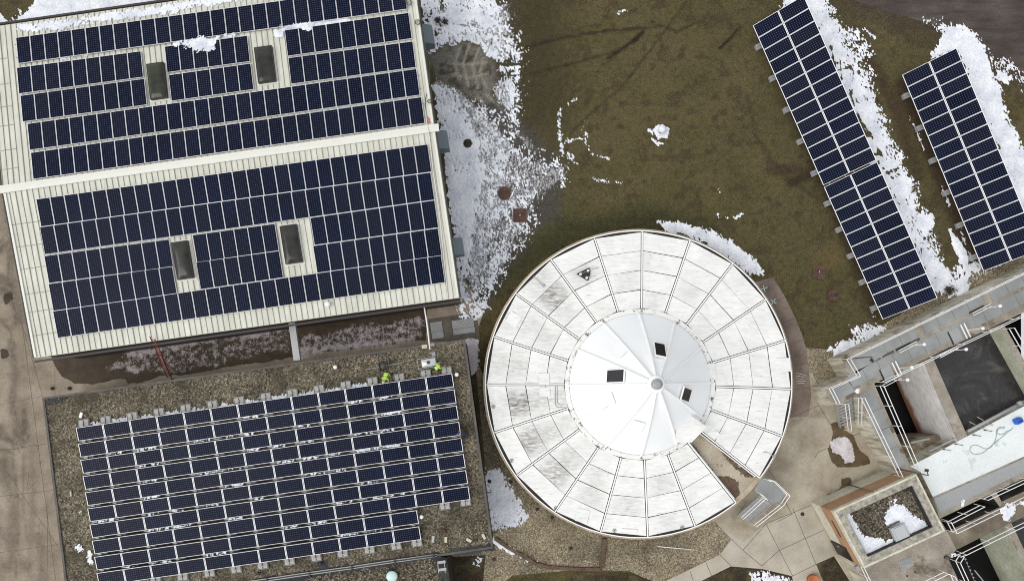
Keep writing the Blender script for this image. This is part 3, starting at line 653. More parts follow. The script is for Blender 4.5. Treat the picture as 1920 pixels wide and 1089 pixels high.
cover_mesh('snow', R_, .055, z0, 'snow', seed=3, tracks=TRK2, aniso=(-1.1, .45, 0), speck=.14)
R_ = []
sn([(1558, 830), (1572, 820), (1588, 822), (1596, 836), (1600, 862), (1586, 866), (1575, 848), (1562, 846)], .35, .35, 3)
sn([(871, 640), (893, 640), (893, 690), (880, 705), (875, 670)], .5, .5, 2)
cover_mesh('slush', R_, .05, z0, 'slush', seed=8, speck=.2, aniso=(.14, .5, 0))
#%%PART3
# ================================================================== BIG METAL-ROOFED BUILDING
EZ, RZ = 4.4, 5.1
O = P(64.5, 671, EZ); SE = P(862, 558, EZ)
U = (SE - O).normalized(); V = Vector((-U.y, U.x, 0)); BW = (SE - O).length; BD = 24.3; BA = math.atan2(U.y, U.x)
SL = (RZ - EZ) / (BD / 2)
def RP(u, v, dz=0.0):
    z = EZ + SL * (v if v < BD / 2 else BD - v)
    q = O + U * u + V * v; return Vector((q.x, q.y, z + dz))
def ray_roof(px, py, south, dz=.16):
    """(u,v) where the photo's ray meets the roof slope (raised by dz)"""
    z = EZ + .4
    for _ in range(8):
        q = P(px, py, z) - O; v = q.dot(V); z = EZ + SL * (v if south else BD - v) + dz
    q = P(px, py, z) - O
    return q.dot(U), q.dot(V)

bld = thing('metal_roofed_building', O.xyz * 1, 'large low building with cream standing-seam metal gable roof and long ridge cap', 'building')
bld.location = (0, 0, 0)
mb = MB()
for s0, s1 in ((0.0, BD / 2), (BD / 2, BD)):
    lo = [RP(0, s0, -.10), RP(BW, s0, -.10), RP(BW, s1, -.10), RP(0, s1, -.10)]; hi = [p + Vector((0, 0, .10)) for p in lo]
    if s0 == 0: zz = [EZ, EZ, RZ, RZ]
    else: zz = [RZ, RZ, EZ, EZ]
    lo = [Vector((p.x, p.y, z - .1)) for p, z in zip(lo, zz)]; hi = [Vector((p.x, p.y, z)) for p, z in zip(lo, zz)]
    mb.hexa(lo, hi, 0)
n = 76
for i in range(n + 1):
    u = .04 + (BW - .08) * i / n
    for va, vb in ((.02, BD / 2 - .25), (BD / 2 + .25, BD - .02)):
        mb.bar(RP(u, va, .022), RP(u, vb, .022), .022 if i % 2 else .042, .035 if i % 2 else .05, 1)
for v in (1.6, 3.3, 4.6, 6.4, 8.0, 9.6, 13.6, 15.0, 16.8, 18.2, 19.9, 21.8):      # lap lines across the sheets
    mb.bar(RP(.15, v, .004), RP(2.2 if v < 12 else 1.3, v, .004), .05, .016, 1)
mb.build('roof', ('roof', 'seam'), bld)
mb = MB(); zc = RZ + .05
for sgn in (-1, 1):
    a, b = (BD / 2 - .27, BD / 2) if sgn < 0 else (BD / 2, BD / 2 + .27)
    mb.hexa([RP(-.25, a, .04), RP(BW + .28, a, .04), RP(BW + .28, b, .04), RP(-.25, b, .04)], [RP(-.25, a, .08), RP(BW + .28, a, .08), RP(BW + .28, b, .10), RP(-.25, b, .10)])
mb.build('ridge_cap', 'ridge', bld)
mb = MB(); ins = .28
mb.prism([RP(ins, .12), RP(BW - ins, .12), RP(BW - ins, BD - .12), RP(ins, BD - .12)], -.1, EZ - .12)
mb.build('wall', 'brownwall', bld)
for nm, va in (('gutter', -.13), ('gutter', BD + .13)):
    mb = MB(); mb.bar(RP(-.02, va if va < 0 else BD, -.02) + V * (0 if va > 0 else va) * 1 + (V * .13 if va > 0 else Vector()), RP(BW + .02, va if va < 0 else BD, -.02) + V * (0 if va > 0 else va) + (V * .13 if va > 0 else Vector()), .14, .14)
    mb.build(nm, 'brownwall', bld)
for u in (-.05, BW + .05):
    mb = MB(); mb.bar(RP(u, 0, -.03), RP(u, BD / 2, -.03), .1, .13); mb.bar(RP(u, BD / 2, -.03), RP(u, BD, -.03), .1, .13); mb.build('verge_trim', 'black' if u < 0 else 'brownwall', bld)
for uu, va, vb in ((.13, .05, BD / 2 - .3), (BW - .13, .05, BD / 2 - .3), (BW - .13, BD / 2 + .3, BD - .1)):
    mb = MB(); mb.bar(RP(uu, va, .05), RP(uu, vb, .05), .16, .06); mb.build('verge_flashing', 'ridge', bld)

# skylights: curb, bulged acrylic dome with cross bar
def skylight(pxc, w, l, south, mat, label):
    u, v = ray_roof(pxc[0], pxc[1], south, .3)
    base = RP(u, v); sl = SL if south else -SL
    xa = U; ya = (V + Vector((0, 0, sl))).normalized(); za = xa.cross(ya)
    R = Matrix((xa, ya, za)).transposed().to_4x4()
    t = thing('skylight', base, label, 'skylight', 'acrylic skylights in the metal roof', R.to_quaternion())
    mb = MB(); mb.prism([(-w / 2 - .04, -l / 2 - .04), (w / 2 + .04, -l / 2 - .04), (w / 2 + .04, l / 2 + .04), (-w / 2 - .04, l / 2 + .04)], .0, .28); mb.build('curb', 'sky_frame', t)
    mb = MB(); mb.prism([(-w / 2 - .16, -l / 2 - .16), (w / 2 + .16, -l / 2 - .16), (w / 2 + .16, l / 2 + .16), (-w / 2 - .16, l / 2 + .16)], .0, .055); mb.build('flashing', 'ridge', t)
    mb = MB(); nu, nv = 8, 14; b = []
    for j in range(nv + 1):
        for i in range(nu + 1):
            a, c = i / nu * 2 - 1, j / nv * 2 - 1
            b.append((a * w / 2, c * l / 2, .302 + .15 * ((1 - a ** 4) * (1 - c ** 6)) ** .6))
    f = [(j * (nu + 1) + i, j * (nu + 1) + i + 1, (j + 1) * (nu + 1) + i + 1, (j + 1) * (nu + 1) + i) for j in range(nv) for i in range(nu)]
    mb.add(b, f); mb.build('dome', mat, t, True)
    mb = MB(); mb.bar((-w / 2, 0, .33), (0, 0, .458), .035, .02); mb.bar((0, 0, .458), (w / 2, 0, .33), .035, .02)
    mb.build('cross_bar', 'sky_frame', t)
skylight((293, 151), 1.15, 2.55, False, 'sky_green', 'mossy green-grey skylight dome, western one on the north roof slope')
skylight((496, 120), 1.2, 2.55, False, 'sky_acr', 'dark clear skylight dome, eastern one on the north roof slope, near snow clump')
skylight((341, 487), 1.1, 2.6, True, 'sky_acr', 'dark skylight dome on the south slope nearest the red ladder')
skylight((545, 457), 1.15, 2.65, True, 'sky_acr', 'dark skylight dome on the south slope in the wide cream gap')

# ------------------------------------------------------------------ roof panels
PW, PL = .985, 1.96
def panel_meshes(root, w, l):
    """frame + cell sheet, in metres, long side along y"""
    mb = MB(); e = .020 if w < .987 else .030
    g = e if w < .987 else e + .015
    mb.prism([(-w / 2, -l / 2), (w / 2, -l / 2), (w / 2, -l / 2 + g), (-w / 2, -l / 2 + g)], -.035, .006)
    mb.prism([(-w / 2, l / 2 - g), (w / 2, l / 2 - g), (w / 2, l / 2), (-w / 2, l / 2)], -.035, .006)
    mb.prism([(-w / 2, -l / 2 + g), (-w / 2 + e, -l / 2 + g), (-w / 2 + e, l / 2 - g), (-w / 2, l / 2 - g)], -.035, .006)
    mb.prism([(w / 2 - e, -l / 2 + g), (w / 2, -l / 2 + g), (w / 2, l / 2 - g), (w / 2 - e, l / 2 - g)], -.035, .006)
    mb.build('frame', 'alu', root)
    mb = MB(); mb.prism([(-w / 2 + e, -l / 2 + g), (w / 2 - e, -l / 2 + g), (w / 2 - e, l / 2 - g), (-w / 2 + e, l / 2 - g)], -.03, .0); mb.build('cell_sheet', 'cells', root)
PROT = None
def place_panel(pos, R, label, group):
    global PROT
    q = R.to_quaternion()
    if PROT is None:
        PROT = thing('roof_solar_panel', pos, label, 'solar panel', group, q); panel_meshes(PROT, PW, PL); return PROT
    return dup(PROT, pos, label, q, group)
NR = [  # (bottom-left px, bottom-right px, count, row) north slope, from the eave down to the ridge
    ((34, 119.7), (764, 17.5), 28, 0), ((35.4, 176.2), (269.4, 144.8), 9, 1), ((313.4, 136.5), (469.4, 115.7), 6, 1), ((539.2, 105.8), (772.9, 72.7), 9, 1),
    ((42.3, 228.8), (276, 196.7), 9, 2), ((321.3, 190), (476, 168), 6, 2), ((545.8, 158), (780.5, 126.6), 9, 2), ((55.5, 281.7), (787.8, 178.5), 28, 3), ((62, 336.2), (797, 231.4), 28, 4)]
SR = [((76.7, 425.3), (809.6, 322.3), 28, 0), ((83.6, 477.2), (815.2, 374.7), 28, 1), ((91.6, 531), (325.6, 499.7), 9, 2), ((369.3, 492), (523.6, 470.6), 6, 2), ((589.4, 459.7), (822.5, 426.6), 9, 2),
      ((99.8, 583), (332.2, 549.9), 9, 3), ((375.9, 542.6), (531.6, 520.2), 6, 3), ((594.4, 511.9), (829, 478.8), 9, 3), ((108, 633.6), (835, 529.4), 28, 4)]
NROW = ['northernmost row by the snowy eave', 'second row from the north eave', 'third row from the north eave', 'second row north of the ridge cap', 'row just north of the ridge cap']
SROW = ['row just south of the ridge cap', 'second row south of the ridge cap', 'middle row of the south slope', 'second row from the south eave', 'southernmost row by the ladder eave']
for rows, south, rn in ((NR, False, NROW), (SR, True, SROW)):
    cnt = {}
    for bl, br, n, k in rows:
        u0, v0 = ray_roof(*bl, south, .14); u1, v1 = ray_roof(*br, south, .14)
        sl = SL if south else -SL
        xa = (RP(u1, v0 + (v1 - v0), 0) - RP(u0, v0, 0)); xa.z = 0; xa.normalize(); pitch = (u1 - u0) / n
        for i in range(n):
            f = (i + .5) / n; u = u0 + (u1 - u0) * f; v = v0 + (v1 - v0) * f + PL / 2
            za = Vector((0, 0, 1)) - V * sl; za.normalize(); xx = (xa - za * xa.dot(za)).normalized(); ya = za.cross(xx)
            R = Matrix((xx, ya, za)).transposed().to_4x4()
            c = cnt.get(k, 0); cnt[k] = c + 1
            extra = 'snow-dusted ' if (not south and k == 1 and 10 <= c <= 13) else ''
            side = ORD[c] + ' from the west'
            place_panel(RP(u, v, .14), R, f'{extra}dark blue solar panel, {side}, {rn[k]}', 'solar panels on the cream metal roof')
# mounting rails that stick out past the rows
def rail_run(bl, br, south, k, lab):
    u0, v0 = ray_roof(*bl, south, .08); u1, v1 = ray_roof(*br, south, .08)
    for f in (.25, .75):
        t = MB(); t.bar(RP(u0 - .12, v0 + PL * f, .075), RP(u1 + .12, v1 + PL * f, .075), .04, .05)
        o = t.build('mounting_rail', 'galv'); tag(o, f'thin aluminium rail under the {lab}, its {"southern" if f < .5 else "northern"} rail', 'mounting rail', 'rails under the roof panels')
for rows, south, rn in ((NR, False, NROW), (SR, True, SROW)):
    for (bl, br, n, k) in rows:
        if n == 28: rail_run(bl, br, south, k, rn[k])
# snow lying on the roof
def roofz(x, y):
    q = Vector((x, y, 0)) - O; v = max(0.0, min(BD, q.dot(V))); return EZ + SL * (v if v < BD / 2 else BD - v) + .03
def roofz2(x, y): return roofz(x, y) + .12
def onroof(poly, dz): 
    r = []
    for p in poly:
        u, v = ray_roof(p[0], p[1], False, dz); q = RP(u, v); r.append(q)
    return r
cover_mesh('roof_snow', [(onroof([(34, 48), (135, 36), (255, 18), (340, 6), (420, -6), (600, -36), (600, -30), (440, 2), (340, 17), (330, 24), (280, 28), (180, 42), (135, 50), (110, 55), (45, 57), (34, 53)], .05), .7, .22, 2.6, 2.0),
                         (onroof([(110, 105), (160, 96), (165, 104), (115, 112)], .05), 1.0, .0, 2, 2), (onroof([(545, 46), (650, 36), (655, 41), (600, 49), (545, 57), (530, 58)], .1), .7, .5, 4, 2), (onroof([(515, 58), (532, 56), (530, 70), (515, 66)], .05), .5, .3, 4, 2)], .06, roofz, 'snow', seed=20, speck=.12)
cover_mesh('panel_snow', [(onroof([(340, 80), (352, 79), (372, 72), (395, 70), (408, 72), (402, 82), (398, 88), (400, 95), (391, 96), (385, 92), (376, 92), (368, 97), (362, 92), (352, 90)], .15), 1.0, .28, 4, 2.4),
                          (onroof([(326, 80), (336, 79), (336, 85), (326, 86)], .15), .5, .3, 5, 3), (onroof([(420, 66), (440, 63), (441, 68), (424, 71)], .15), .7, .2, 5, 3),
                          (onroof([(528, 50), (560, 46), (590, 42), (588, 50), (580, 57), (560, 52), (530, 57)], .15), .8, .25, 5, 2.6)], .05, roofz2, 'snow', seed=31, speck=.1)
# cables and coils at the east verge
def cable(name, pts, r, mat, label, cat='cable', sm_=True, group=None):
    mb = MB(); q = [Vector(p) for p in pts]
    if sm_ and len(q) > 2:
        out = []
        for i in range(len(q) - 1):
            p0 = q[max(i - 1, 0)]; p1 = q[i]; p2 = q[i + 1]; p3 = q[min(i + 2, len(q) - 1)]
            for k in range(5):
                t = k / 5; out.append(.5 * ((2 * p1) + (-p0 + p2) * t + (2 * p0 - 5 * p1 + 4 * p2 - p3) * t * t + (-p0 + 3 * p1 - 3 * p2 + p3) * t ** 3))
        out.append(q[-1]); q = out
    mb.tube(q, r, 6); o = mb.build(name, mat, None, True); return tag(o, label, cat, group)
def rpx(px, py, dz=.06, south=False):
    u, v = ray_roof(px, py, south, dz); return RP(u, v, dz)
cable('cable', [rpx(*p) for p in [(779, 0), (783, 10), (789, 30), (792, 50), (793, 66), (796, 80), (799, 95), (803, 108), (806, 122), (806, 140), (806, 155), (803, 168), (798, 185), (797, 203)]], .022, 'cable', 'long dark cable running down the metal roof beside its east edge')
def coil(c, r, lab, south=False):
    a = [rpx(c[0] + r * math.cos(t) * (1 + .12 * math.sin(t * .37)), c[1] + r * math.sin(t), .06 + .004 * i, south) for i, t in enumerate(np.linspace(0, 4 * 2 * PI, 60))]
    cable('cable_coil', a, .018, 'cable', lab, 'cable coil', False, 'cable coils by the roof edge')
coil((783, 42), 4.5, 'coil of cable at roof edge beside the second panel row'); coil((766, 5), 5.0, 'coil of cable at the roof corner in the topmost part'); coil((805.5, 190), 3.6, 'small round cable coil near the ridge cap end')
cable('conduit', [rpx(796, 200, .08), rpx(800.5, 232, .10), rpx(803, 245, .16), rpx(806, 262, .10, True), rpx(810, 300, .08, True), rpx(812, 320, .07, True), rpx(824, 400, .07, True), rpx(840, 560, .07, True)], .03, 'ridge', 'pale thin conduit crossing the ridge cap near the roof\'s east edge', 'conduit', False)
mb = MB()
for a, b in (((802, 219), (806, 232)), ((799, 226), (802, 230)), ((802, 230), (808, 229)), ((805, 222), (804, 228))):
    mb.bar(rpx(*a, .035), rpx(*b, .035), .05, .01)
tag(mb.build('paint_mark', 'redmark'), 'small scribbled red paint mark on the cream roof near the ridge', 'paint mark')
# wall-mounted louvre hoods on the east wall
def hood(px, py, l, lab):
    c = P(px, py, 3.0); q = c - O; v = q.dot(V); base = O + U * (BW - .28) + V * v; base.z = 2.0
    t = thing('wall_hood', base, lab, 'vent hood', 'vent hoods on the east wall', Matrix.Rotation(BA, 4, 'Z').to_quaternion())
    mb = MB(); mb.hexa([(0, -l / 2, 0), (.95, -l / 2, .1), (.95, l / 2, .1), (0, l / 2, 0)], [(0, -l / 2, 1.2), (.95, -l / 2, .75), (.95, l / 2, .75), (0, l / 2, 1.2)]); mb.build('housing', 'greyhood', t, False, .02)
    mb = MB()
    for k in range(5): mb.bar((.97, -l / 2 + .08, .18 + k * .11), (.97, l / 2 - .08, .18 + k * .11), .03, .05)
    mb.build('louvre', 'galv', t)
hood(804, 62, 1.45, 'blue-grey vent hood on the east wall beside the exhaust-melted grass, northernmost'); hood(835, 260, 1.4, 'blue-grey vent hood on the east wall just below the ridge cap end'); hood(866, 460, 1.3, 'blue-grey vent hood on the east wall near the south corner')
mb = MB(); mb.lathe(rpx(616, 571, .0, True), [(.14, 0), (.14, .25), (.20, .25), (.2, .3), (.05, .34)], 16)
tag(mb.build('roof_vent', 'white', None, True), 'small round white vent cap low on the south roof slope', 'vent')

# red ladder leaning on the south eave
def ladder():
    top = P(284, 634, 5.0); foot = P(318, 709, 0.03)
    t = thing('ladder', foot, 'red extension ladder leaning against the south eave of the metal roof', 'ladder'); d = top - foot; L = d.length; d.normalize()
    side = d.cross(Vector((0, 0, 1))).normalized() * .235; z = side.cross(d).normalized()
    for s in (-1, 1):
        mb = MB(); mb.bar(side * s, side * s + d * L * .62, .03, .07); mb.build('side_rail', 'red', t)
        mb = MB(); mb.bar(side * s * .86 + d * L * .42 - z * .07, side * s * .86 + d * L - z * .07, .028, .06); mb.build('fly_rail', 'red', t)
    for k in range(int(L / .3)):
        mb = MB(); mb.bar(-side + d * (.2 + k * .3) - z * (.07 if .2 + k * .3 > L * .6 else 0), side + d * (.2 + k * .3) - z * (.07 if .2 + k * .3 > L * .6 else 0), .03, .028); mb.build('rung', 'red', t)
    for s in (-1, 1):
        mb = MB(); mb.box(side * s + Vector((0, 0, .0)), (.09, .12, .05)); mb.build('foot', 'black', t)
ladder()

# ================================================================== FLAT GRAVEL-ROOFED BUILDING
FZ = 3.4
A_ = P(80, 745, FZ); B_ = P(872, 636, FZ); C_ = P(925, 1027, FZ); D_ = A_ + (C_ - B_)
D_ = P(128, 1135, FZ); 
fb = thing('gravel_roofed_building', (0, 0, 0), 'low flat building with speckled gravel roof holding the tilted panels', 'building')
fu = (B_ - A_).normalized(); fv = Vector((fu.y, -fu.x, 0))
def inset(poly, d):
    n = len(poly); r = []; ar = sum(poly[i][0] * poly[(i + 1) % n][1] - poly[(i + 1) % n][0] * poly[i][1] for i in range(n)); s = 1 if ar > 0 else -1
    for i in range(n):
        p0, p1, p2 = Vector(poly[i - 1][:2]), Vector(poly[i][:2]), Vector(poly[(i + 1) % n][:2])
        e1 = (p1 - p0).normalized(); e2 = (p2 - p1).normalized(); n1 = Vector((-e1.y, e1.x)) * s; n2 = Vector((-e2.y, e2.x)) * s
        k = (n1 + n2); k = k / max(.3, k.dot(n1)); q = p1 + k * d; r.append(Vector((q.x, q.y, 0)))
    return r
EDGE = [A_, B_, C_, P(830, 1041, FZ), P(819, 1041, FZ), P(470, 1092, FZ), P(420, 1135, FZ), D_]
mb = MB(); mb.prism(inset(EDGE, .12), -.1, FZ - .25); mb.build('wall', 'brownwall', fb)
def ringwall(name, poly, w_, z0_, z1_, mat, parent):
    mb = MB(); i = inset(poly, w_); n = len(poly)
    for k in range(n):
        j = (k + 1) % n; mb.prism([poly[k], poly[j], i[j], i[k]], z0_, z1_)
    return mb.build(name, mat, parent)
ringwall('parapet_coping', EDGE, .16, FZ - .24, FZ + .06, 'coping', fb)
rg = sheet('roof_gravel', inset(EDGE, .16), FZ - .02, 1.0, 'roofgravel', kind=None); rg.parent = fb
# soot-black strip and conduits along the south edge, lower roof beyond
LZ = 2.9
low = thing('lower_gravel_roof', (0, 0, 0), 'lower annex roof with patchy gravel and black membrane at the bottom edge', 'building')
LOW = [P(420, 1096, LZ), P(480, 1092, LZ), P(819, 1041, LZ), P(838, 1045, LZ), P(848, 1135, LZ), P(420, 1135, LZ)]
mb = MB(); mb.prism(inset(LOW, .06), -.1, LZ - .1); mb.build('wall', 'brownwall', low)
mb = MB(); mb.prism(LOW, LZ - .1, LZ); mb.build('membrane', 'membrane', low)
cover_mesh('gravel', [(W([(575, 1088), (600, 1080), (700, 1064), (720, 1062), (722, 1100), (560, 1110)], LZ), .9, .35, 1.5, 1.3), (W([(748, 1058), (800, 1050), (812, 1055), (832, 1095), (750, 1100), (742, 1070)], LZ), .9, .35, 1.5, 1.3)], .12, lambda x, y: LZ, 'roofgravel2', None, low, 5, speck=.1)
cover_mesh('roof_tar_patch', [(W([(480, 1086), (580, 1072), (700, 1055), (819, 1036), (822, 1042), (480, 1092)], FZ), .5, .3, 2.5, 1.2), (W([(594, 1052), (606, 1050), (615, 1062), (598, 1066)], FZ), .5, .3, 3, 2), (W([(845, 1030), (925, 1020), (926, 1030), (850, 1040)], FZ), .5, .3, 3, 2), (W([(82, 748), (130, 741), (120, 752), (86, 756)], FZ), .9, .1, 2, 2)], .1, lambda x, y: FZ, 'membrane', 'stuff', None, 6, speck=0)
for k, off in enumerate((0, 4.2)):
    cable('conduit', [P(x, y + off, FZ + .12) for x, y in ((440, 1092), (480, 1087), (560, 1075), (660, 1061), (740, 1049), (819, 1038))], .04, 'galv', ('northern' if k == 0 else 'southern') + ' one of two grey conduits along the flat roof\'s south edge', 'conduit', False, 'twin conduits on the flat roof')
for i, (x, y) in enumerate(((503, 1087), (582, 1076), (661, 1063), (741, 1051), (815, 1041))):
    mb = MB(); c = P(x, y, FZ); mb.box(c + Vector((0, 0, .05)), (.18, .42, .1), BA); mb.box(c + Vector((0, 0, .19)), (.1, .40, .04), BA)
    tag(mb.build('pipe_support', 'black'), f'black block holding the twin conduits, {ORD[i]} from the west', 'pipe support', 'conduit supports on the flat roof')

# ballasted panels in landscape rows
TL1, TR1 = (141.5, 801.8), (848, 699.5); ROWV = (4.34, 30.23)
T5 = math.radians(5.0); bz = 3.92; BP = None
def ballast_panel(pos, R, label):
    global BP
    q = R.to_quaternion(); g = 'tilted solar panels on the gravel roof'
    if BP is None:
        BP = thing('ballasted_solar_panel', pos, label, 'solar panel', g, q); panel_meshes(BP, .99, 1.965); return BP
    return dup(BP, pos, label, q, g)
TRAY = None
def tray(pos, ang, label, snowy):
    global TRAY
    q = Matrix.Rotation(ang, 4, 'Z').to_quaternion(); g = 'ballast trays between the tilted panels'
    if TRAY is None:
        TRAY = thing('ballast_tray', pos, label, 'ballast tray', g, q)
        mb = MB(); mb.box((0, 0, .02), (.80, .62, .03))
        for s in (-1, 1): mb.box((s * .39, 0, .07), (.02, .62, .10)); mb.box((0, s * .30, .07), (.80, .02, .08))
        mb.build('tray', 'tray', TRAY)
        for s in (-1, 1):
            mb = MB(); mb.box((s * .19 + .02, .0, .10), (.30, .46, .12)); mb.build('concrete_block', 'block', TRAY, False, .012)
        mb = MB(); mb.box((0, .0, .2), (.08, .06, .32)); mb.box((0, 0, .37), (.24, .07, .03)); mb.build('clip_arm', 'tray', TRAY)
        return
    dup(TRAY, pos, label, q, g)
drow = []
for k in range(10):
    n = 14 if k < 8 else 12
    tl = (TL1[0] + ROWV[0] * k, TL1[1] + ROWV[1] * k); dxp = (TR1[0] - TL1[0]) / 14; dyp = (TR1[1] - TL1[1]) / 14
    for i in range(n):
        a = P(tl[0] + dxp * i, tl[1] + dyp * i, bz); b = P(tl[0] + dxp * (i + 1), tl[1] + dyp * (i + 1), bz)
        xd = (b - a).normalized(); dn = Vector((xd.y, -xd.x, 0))
        yd = (dn * math.cos(T5) + Vector((0, 0, -1)) * math.sin(T5)).normalized()      # down the slope (south)
        ly = xd; lx = yd; lz = lx.cross(ly)
        R = Matrix((lx, ly, lz)).transposed().to_4x4()
        c = (a + b) / 2 + yd * .5
        rown = f'{ORD[k]} row from the north' if k < 9 else 'southernmost short row'
        ballast_panel(c, R, f'dark blue tilted solar panel, {ORD[i]} from the west, {rown} on gravel')
    for i in range(n + 1):
        if i == 0: fx_ = .18
        elif i == n: fx_ = n - .22
        else: fx_ = i
        for edge in ((-1,) if k < 9 else (-1, 1)):
            x = tl[0] + dxp * fx_; y = tl[1] + dyp * fx_
            a = P(x, y, bz); pos = a - dn * (.26 if k == 0 else .10) if edge < 0 else a + dn * 1.26
            pos = Vector((pos.x, pos.y, FZ + .01))
            where = 'north edge of the tilted array' if k == 0 and edge < 0 else ('south edge of the tilted array' if edge > 0 else f'gap above row {["one","two","three","four","five","six","seven","eight","nine","ten"][k]} of tilted panels')
            tray(pos, math.atan2(xd.y, xd.x), f'grey ballast tray with concrete blocks, {ORD[i]} from west, {where}', False)
    if k == 7:
        for i in (13, 14):
            x = tl[0] + dxp * (i if i < 14 else 13.78); y = tl[1] + dyp * i; a = P(x, y, bz) + dn * 1.24
            tray(Vector((a.x, a.y, FZ + .01)), math.atan2(xd.y, xd.x), f'grey ballast tray below the eighth row\'s east end, {"inner" if i == 13 else "outer"} one', False)
# wind deflectors: dark thin sheet behind each row
for k in range(1, 10):
    n = 14 if k < 8 else 12; x0, y0 = TL1[0] + ROWV[0] * k, TL1[1] + ROWV[1] * k
    mb = MB(); a = P(x0 + 1, y0, bz) ; b = P(x0 + dxp * n - 1, y0 + dyp * n, bz)
    mb.hexa([a - dn * .02 - Vector((0, 0, .05)), b - dn * .02 - Vector((0, 0, .05)), b - dn * .07 - Vector((0, 0, .40)), a - dn * .07 - Vector((0, 0, .40))], [a - dn * .0 - Vector((0, 0, .05)), b - dn * .0 - Vector((0, 0, .05)), b - dn * .05 - Vector((0, 0, .40)), a - dn * .05 - Vector((0, 0, .40))])
    tag(mb.build('wind_deflector', 'membrane'), f'long dark wind deflector behind the {ORD[k]} row of tilted panels', 'wind deflector', 'wind deflectors behind the tilted rows')
R_ = []
rs = random.Random(5)
for i in range(8):
    x, y = TL1[0] + dxp * i, TL1[1] + dyp * i
    R_.append((W([(x + 12, y - 1), (x + 12, y - 8), (x + 26, y - 7), (x + 48, y - 8), (x + 50, y - 3)], FZ), .8, .25, 3, 2.0))
for k in range(1, 10):
    for i in range(12):
        if rs.random() < .40:
            x, y = TL1[0] + ROWV[0] * k + dxp * i, TL1[1] + ROWV[1] * k + dyp * i; e = rs.uniform(.45, .95)
            R_.append((W([(x + 7, y - 5.5), (x + dxp * e, y - 5.5 + dyp * e + 1), (x + dxp * e, y - 3.4 + dyp * e + 1), (x + 7, y - 3.3)], FZ + .3), .9, .08, 5, 2.2))
R2 = R_[8:]; R_ = R_[:8] + [(W(p, FZ), .8, .35, 3, 2.4) for p in ([(146, 1026), (151, 1023), (156, 1028), (150, 1030)], [(167, 1032), (170, 1032), (172, 1053), (169, 1050)], [(560, 740), (700, 720), (700, 722), (600, 741)])]
cover_mesh('ballast_snow', R_, .06, lambda x, y: FZ + .02, 'snow', seed=50, speck=.1)
cover_mesh('gap_snow', R2, .05, lambda x, y: FZ + .40, 'snow', seed=51, speck=.1)
# roof furniture
def cap(px, py, lab, r=.15, mat='white', h=.35, g='white vent caps on the gravel roof'):
    mb = MB(); c = P(px, py, FZ + h); c.z = FZ - .03; mb.lathe(c, [(r * .6, 0), (r * .6, h * .75), (r, h * .75), (r, h * .95), (r * .4, h + .03)], 18)
    tag(mb.build('vent_cap', mat, None, True), lab, 'vent', g)
cap(628, 688, 'round white vent cap on gravel north of the tilted panels'); cap(856, 702, 'round white vent cap beside the north-east panel corner'); cap(790, 969, 'round white vent cap beside the short rows\' east end')
cap(600, 1057, 'small black vent pipe standing on tar patch', .14, 'black', .3, 'black vents on the gravel roof'); cap(484, 1075, 'small black vent pipe south-west of the tar patch', .12, 'black', .3, 'black vents on the gravel roof')
cap(892, 1014.5, 'small dark ring vent between two buff pavers', .1, 'coping', .2, 'black vents on the gravel roof')
for i, (x, y, a, l, lab) in enumerate(((812, 1010, 1.5, .5, 'faded grey paver lying on gravel, west of the other pavers'), (836, 1011, 1.55, .42, 'buff paver standing alone east of the faded paver'), (879, 1012, -.5, .42, 'buff paver lying just west of the ring vent'), (907, 1005, -1.1, .42, 'buff paver lying near the roof\'s south-east corner'),
                                       (152, 778, 1.3, .42, 'white block lying north-west of the tilted panels'), (133, 925, 1.7, .36, 'thin buff paver lying on gravel west of the panels'), (151, 959, .6, .25, 'small buff paver lying on gravel, southern one of the west pair'))):
    mb = MB(); c = P(x, y, FZ + .05); mb.box(c, (l, .2 if i not in (5, 6) else .12, .09), a)
    tag(mb.build('paver', 'block' if i == 0 else ('white' if i == 4 else 'brick'), None, False, .01), lab, 'paver', 'loose pavers on the gravel roof')
mb = MB(); c = P(831, 995, FZ + .1)
for k in range(7):
    a = k * 1.3; mb.box(c + Vector((math.cos(a) * .12, math.sin(a * 1.7) * .12, k * .01)), (.18, .12, .08), a)
tag(mb.build('debris_heap', 'rust'), 'small dark reddish heap of debris on gravel near the pavers', 'debris')
mt = thing('dome_vent', P(734, 1081, LZ + .5), 'round mint-green domed vent on the lower annex roof', 'vent')
mt.location.z = LZ
mb = MB(); mb.lathe((0, 0, 0), [(.32, 0), (.32, .3)], 28); mb.build('base', 'galv', mt, True)
mb = MB(); mb.lathe((0, 0, .3), [(.42, 0), (.42, .08), (.38, .14), (.25, .20), (.1, .22)], 32); mb.build('dome', 'turq', mt, True)
# short access ladder at the lower roof's east side
mt = thing('wall_ladder', P(830, 1050, FZ), 'short grey fixed ladder linking the flat roof and annex roof', 'ladder'); mt.location.z = LZ
for i, (x, y) in enumerate(((827, 1055), (829, 1068))):
    mb = MB(); c = P(x, y, FZ + .3) - P(830, 1050, FZ); c.z = .55 + .1 * i; mb.box(c, (.6, .2, .05), BA); mb.build('step', 'galv', mt)
for s in (-.24, .24):
    mb = MB(); c1 = P(827 + s * 26, 1052, FZ) - P(830, 1050, FZ); c2 = P(829 + s * 26, 1072, FZ) - P(830, 1050, FZ); c1.z = .5; c2.z = .62; mb.bar(c1, c2, .05); mb.bar(c2, Vector((c2.x, c2.y, -.3)), .05); mb.build('stringer', 'galv', mt)
